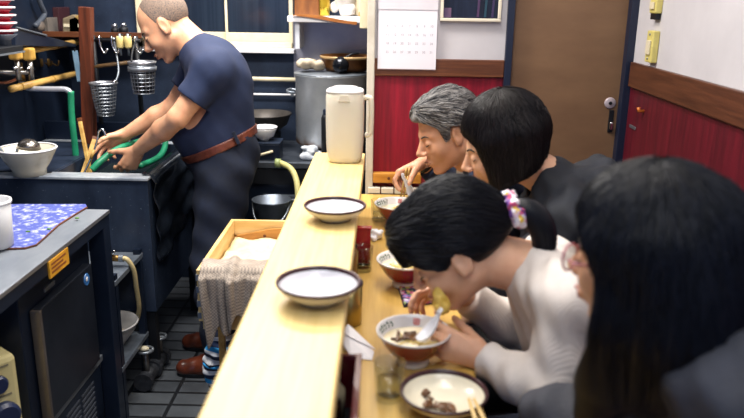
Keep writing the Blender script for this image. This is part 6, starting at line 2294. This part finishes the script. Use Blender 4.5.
    L.new(tc.outputs['Object'], vo.inputs['Vector'])
    sp = N.new('ShaderNodeSeparateColor'); L.new(vo.outputs['Color'], sp.inputs[0])
    r = N.new('ShaderNodeValToRGB'); r.color_ramp.interpolation = 'CONSTANT'
    cols = ['e6dfe6', 'c9507e', '4d76c2', 'e3c24e', 'e2c7d6', '7a4f9c', 'd8d6de', '5b2c5c']
    e = r.color_ramp.elements
    while len(e) < len(cols): e.new(.5)
    for i, c in enumerate(cols):
        e[i].position = i / len(cols); e[i].color = lin(c)
    L.new(sp.outputs[1], r.inputs[0]); L.new(r.outputs[0], N['Principled BSDF'].inputs['Base Color'])
    N['Principled BSDF'].inputs['Roughness'].default_value = .6
    tag(sc_.build('scrunchie', m, body), 'colourful scrunchie')
    # ribbed sweater
    M_sw = mat('cream_knit', 'd2cac5', 'c6beb9', rough=.9, scale=18)
    N, L = M_sw.node_tree.nodes, M_sw.node_tree.links
    b = N['Principled BSDF']
    tc = N.new('ShaderNodeTexCoord')
    wv_ = N.new('ShaderNodeTexWave'); wv_.wave_type = 'BANDS'; wv_.bands_direction = 'Y'
    wv_.inputs['Scale'].default_value = 80; wv_.inputs['Distortion'].default_value = 1.5
    L.new(tc.outputs['Object'], wv_.inputs['Vector'])
    bp = N.new('ShaderNodeBump'); bp.inputs['Strength'].default_value = .18; bp.inputs['Distance'].default_value = .003
    L.new(wv_.outputs['Fac'], bp.inputs['Height']); L.new(bp.outputs[0], b.inputs['Normal'])
    wv = [((40, 25, 60), .002, 0), ((-55, 30, 35), .002, 1.3), ((110, -60, 75), .0015, .6)]

    def cuffs(G):
        for i in (0, 1):
            a, b_ = V(wr[i]), V(el[i])
            G.cone(a.lerp(b_, .02), a.lerp(b_, .12), .034, .037, .006)
        up = (V(nb) - V(chest)).normalized()
        G.cone(V(nb) - up * .05, V(nb) - up * .016, .072, .060, .02)
    garment('sweater', B, ('torso', 'armL', 'armR', 'foreL', 'foreR'), .013, M_sw, body, hstep=.005, waves=wv, cuts=[(V(wr[i]).lerp(V(el[i]), .05), V(wr[i]) - V(el[i]), .06, .15) for i in (0, 1)], extra=cuffs)
    lower(B, body, root, M_denim)
    # bite of food and the spoon
    q = P(440, 300, Y=yc - .05)
    t = thing('dumpling', 'yellow fried dumpling held at the mouth of the woman in cream', 'dumpling', q)
    G = SDF((-.04, -.03, -.04), (.04, .03, .04), .0025)
    G.cone((-.006, 0, .022), (.006, 0, -.016), .010, .015, .004)
    G.ell((.003, .0, -.008), (.017, .013, .018), None, .006)
    G.ripple([((300, 200, 250), .0016, 0), ((-260, 320, 140), .0012, 1)])
    pos, F = G.surf()
    mesh_np('dumpling', pos + np.array(q), F, mat('dumpling_yellow', 'ecca66', 'dcb24a', rough=.4, scale=60), t)
    china_spoon('white soup spoon resting in the bowl of the woman in cream', P(421, 343, z=ZCT + .060), P(447, 312, Y=b3.y - .02))


cream_woman()


# ---------------------------------------------------------------- the near woman with glasses
def near_woman():
    c = P(645, 257, Y=.985)
    h = Fr(c, (-.76, .64, -.10), (-.10, 0, 1), 1.0)
    yc = c.y
    nb = P(678, 352, Y=yc - .0)
    chest = V((nb.x + .07, yc - .01, nb.z - .20)); pelvis = V((.56, yc - .02, .54))
    sh = [P(740, 402, Y=yc - .15), P(645, 404, Y=yc + .12)]
    el = [V((.44, yc - .24, .86)), V((.315, yc + .15, .845))]
    wr = [V((.34, yc - .12, .71)), V((.30, yc + .0, .71))]
    root = person('person', 'woman with long black hair, glasses and black coat, nearest the camera', (pelvis.x, pelvis.y, 0))
    B, ax = seated(h, nb, chest, pelvis, sh, el, wr, yc, .92, True, (.11, .155, .18), .05)
    Hd = head_prims(h, fem=True, nose=.9)
    Hn = hand_prims(wr[0], (-.9, .25, -.1), (0, .6, -.8), True, [(35, 40, 30)] * 4, .9)
    Hn += hand_prims(wr[1], (-.9, -.25, -.1), (0, -.6, -.8), False, [(35, 40, 30)] * 4, .9)
    S, body = make_body(h, B, Hd, Hn, SKIN_F, root)
    face_parts(S, h, body, M_browblack, M_lip, eye_open=True)
    lo, hi = h.o - V((.22, .22, .34)), h.o + V((.26, .22, .2))
    H = SDF(lo, hi, .004)
    H.ell(h(-.018, 0, .044), [x * h.s for x in (.114, .098, .096)], h.ax(), 0)
    for s in (1, -1):
        for f, fb, ub, r in ((.035, .045, -.19, .026), (.0, .01, -.2, .034), (-.035, -.03, -.19, .04), (-.065, -.075, -.17, .042)):
            H.cone(h(f, s * .068, .03), h(f, s * .074, -.07), r, r, .03)
            H.cone(h(f, s * .074, -.07), h(fb, s * .078, ub + .02), r, r * .7, .03)
        H.cone(h(.035, s * .068, -.05), h(.062, s * .062, -.235), .03, .022, .03)
        H.cone(h(.01, s * .07, -.05), h(.03, s * .07, -.24), .034, .022, .03)
    H.cone(h(-.088, 0, .03), h(-.11, 0, -.15), .055, .045, .05)
    H.cone(h(-.08, .05, -.03), h(-.10, .06, -.16), .05, .04, .05)
    H.ell(h(-.05, 0, -.07), [x * h.s for x in (.075, .085, .09)], h.ax(), .03)
    hair_cut(H, h, [-.15, -.1, -.03, .02, .055], [-.16, -.17, -.20, -.225, -.245])
    X, Y, Z = H.grid()
    f = ((X - h.o.x) * h.F.x + (Y - h.o.y) * h.F.y + (Z - h.o.z) * h.F.z) / h.s
    u = ((X - h.o.x) * h.U.x + (Y - h.o.y) * h.U.y + (Z - h.o.z) * h.U.z) / h.s
    fl_ = np.interp(u, [-.25, -.16, -.09, -.04, .0, .03, .055, .075, .1], [.085, .07, .036, .026, .028, .042, .07, .12, .2])
    H.d = np.maximum(H.d, ((f - fl_) * h.s * .8).astype(np.float32))
    ex = strands(H, h(-.01, 0, .0), h.U * .96 - h.F * .08, 1800, 12, (3, 26), (110, 165), wid=.0012, lift=.0018, steps=22)
    H.build('hair', M_hair_black, body, extra=ex)
    # glasses
    gm = mat('glasses_pink', 'b4586c', '8f3d52', rough=.2, coat=.5, scale=40)
    rim = MB()
    for s in (1, -1):
        pts = []
        for k in range(21):
            a = 2 * PI * k / 20
            pts.append(h(.098 - .10 * (abs(.031 + .021 * math.cos(a)) ** 1.7) * .9, s * (.032 + .024 * math.cos(a)), -.004 + .019 * math.sin(a)))
        rim.tube(pts, .0019 * h.s, 8)
    rim.tube(arcpts([h(.097, -.009, .0), h(.1035, 0, .002), h(.097, .009, .0)], 4), .0017, 8)
    go = rim.build('glasses', gm, body, smooth=True)
    tag(go, 'pink-framed glasses')
    for s in (1, -1):
        MB().tube(arcpts([h(.088, s * .057, .002), h(.07, s * .074, .004), h(.03, s * .079, .006), h(-.01, s * .078, .004), h(-.03, s * .074, -.012)], 4), .0017, 8).build('temple', gm, go, smooth=True)
        lens = [h(.0945 - .10 * (abs(.031 + .019 * math.cos(2 * PI * k / 20)) ** 1.7) * .9, s * (.032 + .0225 * math.cos(2 * PI * k / 20)), -.004 + .0175 * math.sin(2 * PI * k / 20)) for k in range(20)]
        MB().prism(lens, h.F * .0012).build('lens', M_glass, go)
    M_coat2 = mat('charcoal_coat', '343640', '25272f', rough=.75, scale=12, bump=.25, bscale=200)
    wv = [((30, 25, 50), .004, 0), ((-45, 30, 35), .004, 1.3), ((80, -60, 75), .002, .6)]

    def collar(G):
        for k in range(12):
            a, b_ = 2 * PI * k / 12, 2 * PI * (k + 1) / 12
            p = lambda q: V(nb) + V((.02 + .075 * math.cos(q), .085 * math.sin(q), -.035 + .02 * math.cos(q)))
            G.cone(p(a), p(b_), .024, .024, .012)
    garment('coat', B, ('torso', 'armL', 'armR', 'foreL', 'foreR'), .026, M_coat2, body, waves=wv, cuts=[(V(wr[i]).lerp(V(el[i]), .12), V(wr[i]) - V(el[i]), .06, .15) for i in (0, 1)], extra=collar)
    lower(B, body, root, M_black)


near_woman()

# bench the diners sit on
bn_ = thing('bench', 'dark padded bench the four diners sit on', 'bench', (.56, 1.6, 0))
MB().box((.40, .6, .37), (.76, 2.66, .405)).build('seat', M_black, bn_, bevel=.012)
for y in (.66, 1.6, 2.58):
    for x in (.42, .70):
        MB().box((x - .02, y - .02, 0), (x + .02, y + .02, .37)).build('leg', M_darkwood, bn_)
# ================================================================ light of the room
def area(name, loc, sx, sy, power, col, rot=(0, 0, 0)):
    l = bpy.data.lights.new(name, 'AREA')
    l.shape = 'RECTANGLE'; l.size = sx; l.size_y = sy
    l.energy = power; l.color = col
    o = bpy.data.objects.new(name, l)
    o.location = loc; o.rotation_euler = rot
    COL.objects.link(o)
    return o


area('ceiling_light_dining', (.10, 1.7, 2.44), .3, 2.0, 23, (1, .93, .84))
area('ceiling_light_sink', (-.85, 2.3, 2.44), 1.0, .25, 40, (1, .95, .88))
area('stove_fill_light', (-.5, 3.3, 2.44), 1.0, .25, 42, (1, .95, .9))  # unseen extra lamp, added to brighten the stockpot and kitchen back wall
area('ceiling_light_entrance', (.0, .2, 2.44), 1.4, .3, 12, (.85, .92, 1))
w = bpy.data.worlds.new('room_air')
scene.world = w
w.use_nodes = True
w.node_tree.nodes['Background'].inputs[0].default_value = (.30, .42, .75, 1)
w.node_tree.nodes['Background'].inputs[1].default_value = .75
scene.view_settings.view_transform = 'Standard'
scene.view_settings.look = 'None'
scene.view_settings.gamma = 1
scene.view_settings.exposure = 0.4
scene.cycles.use_denoising = True
scene.cycles.max_bounces = 8
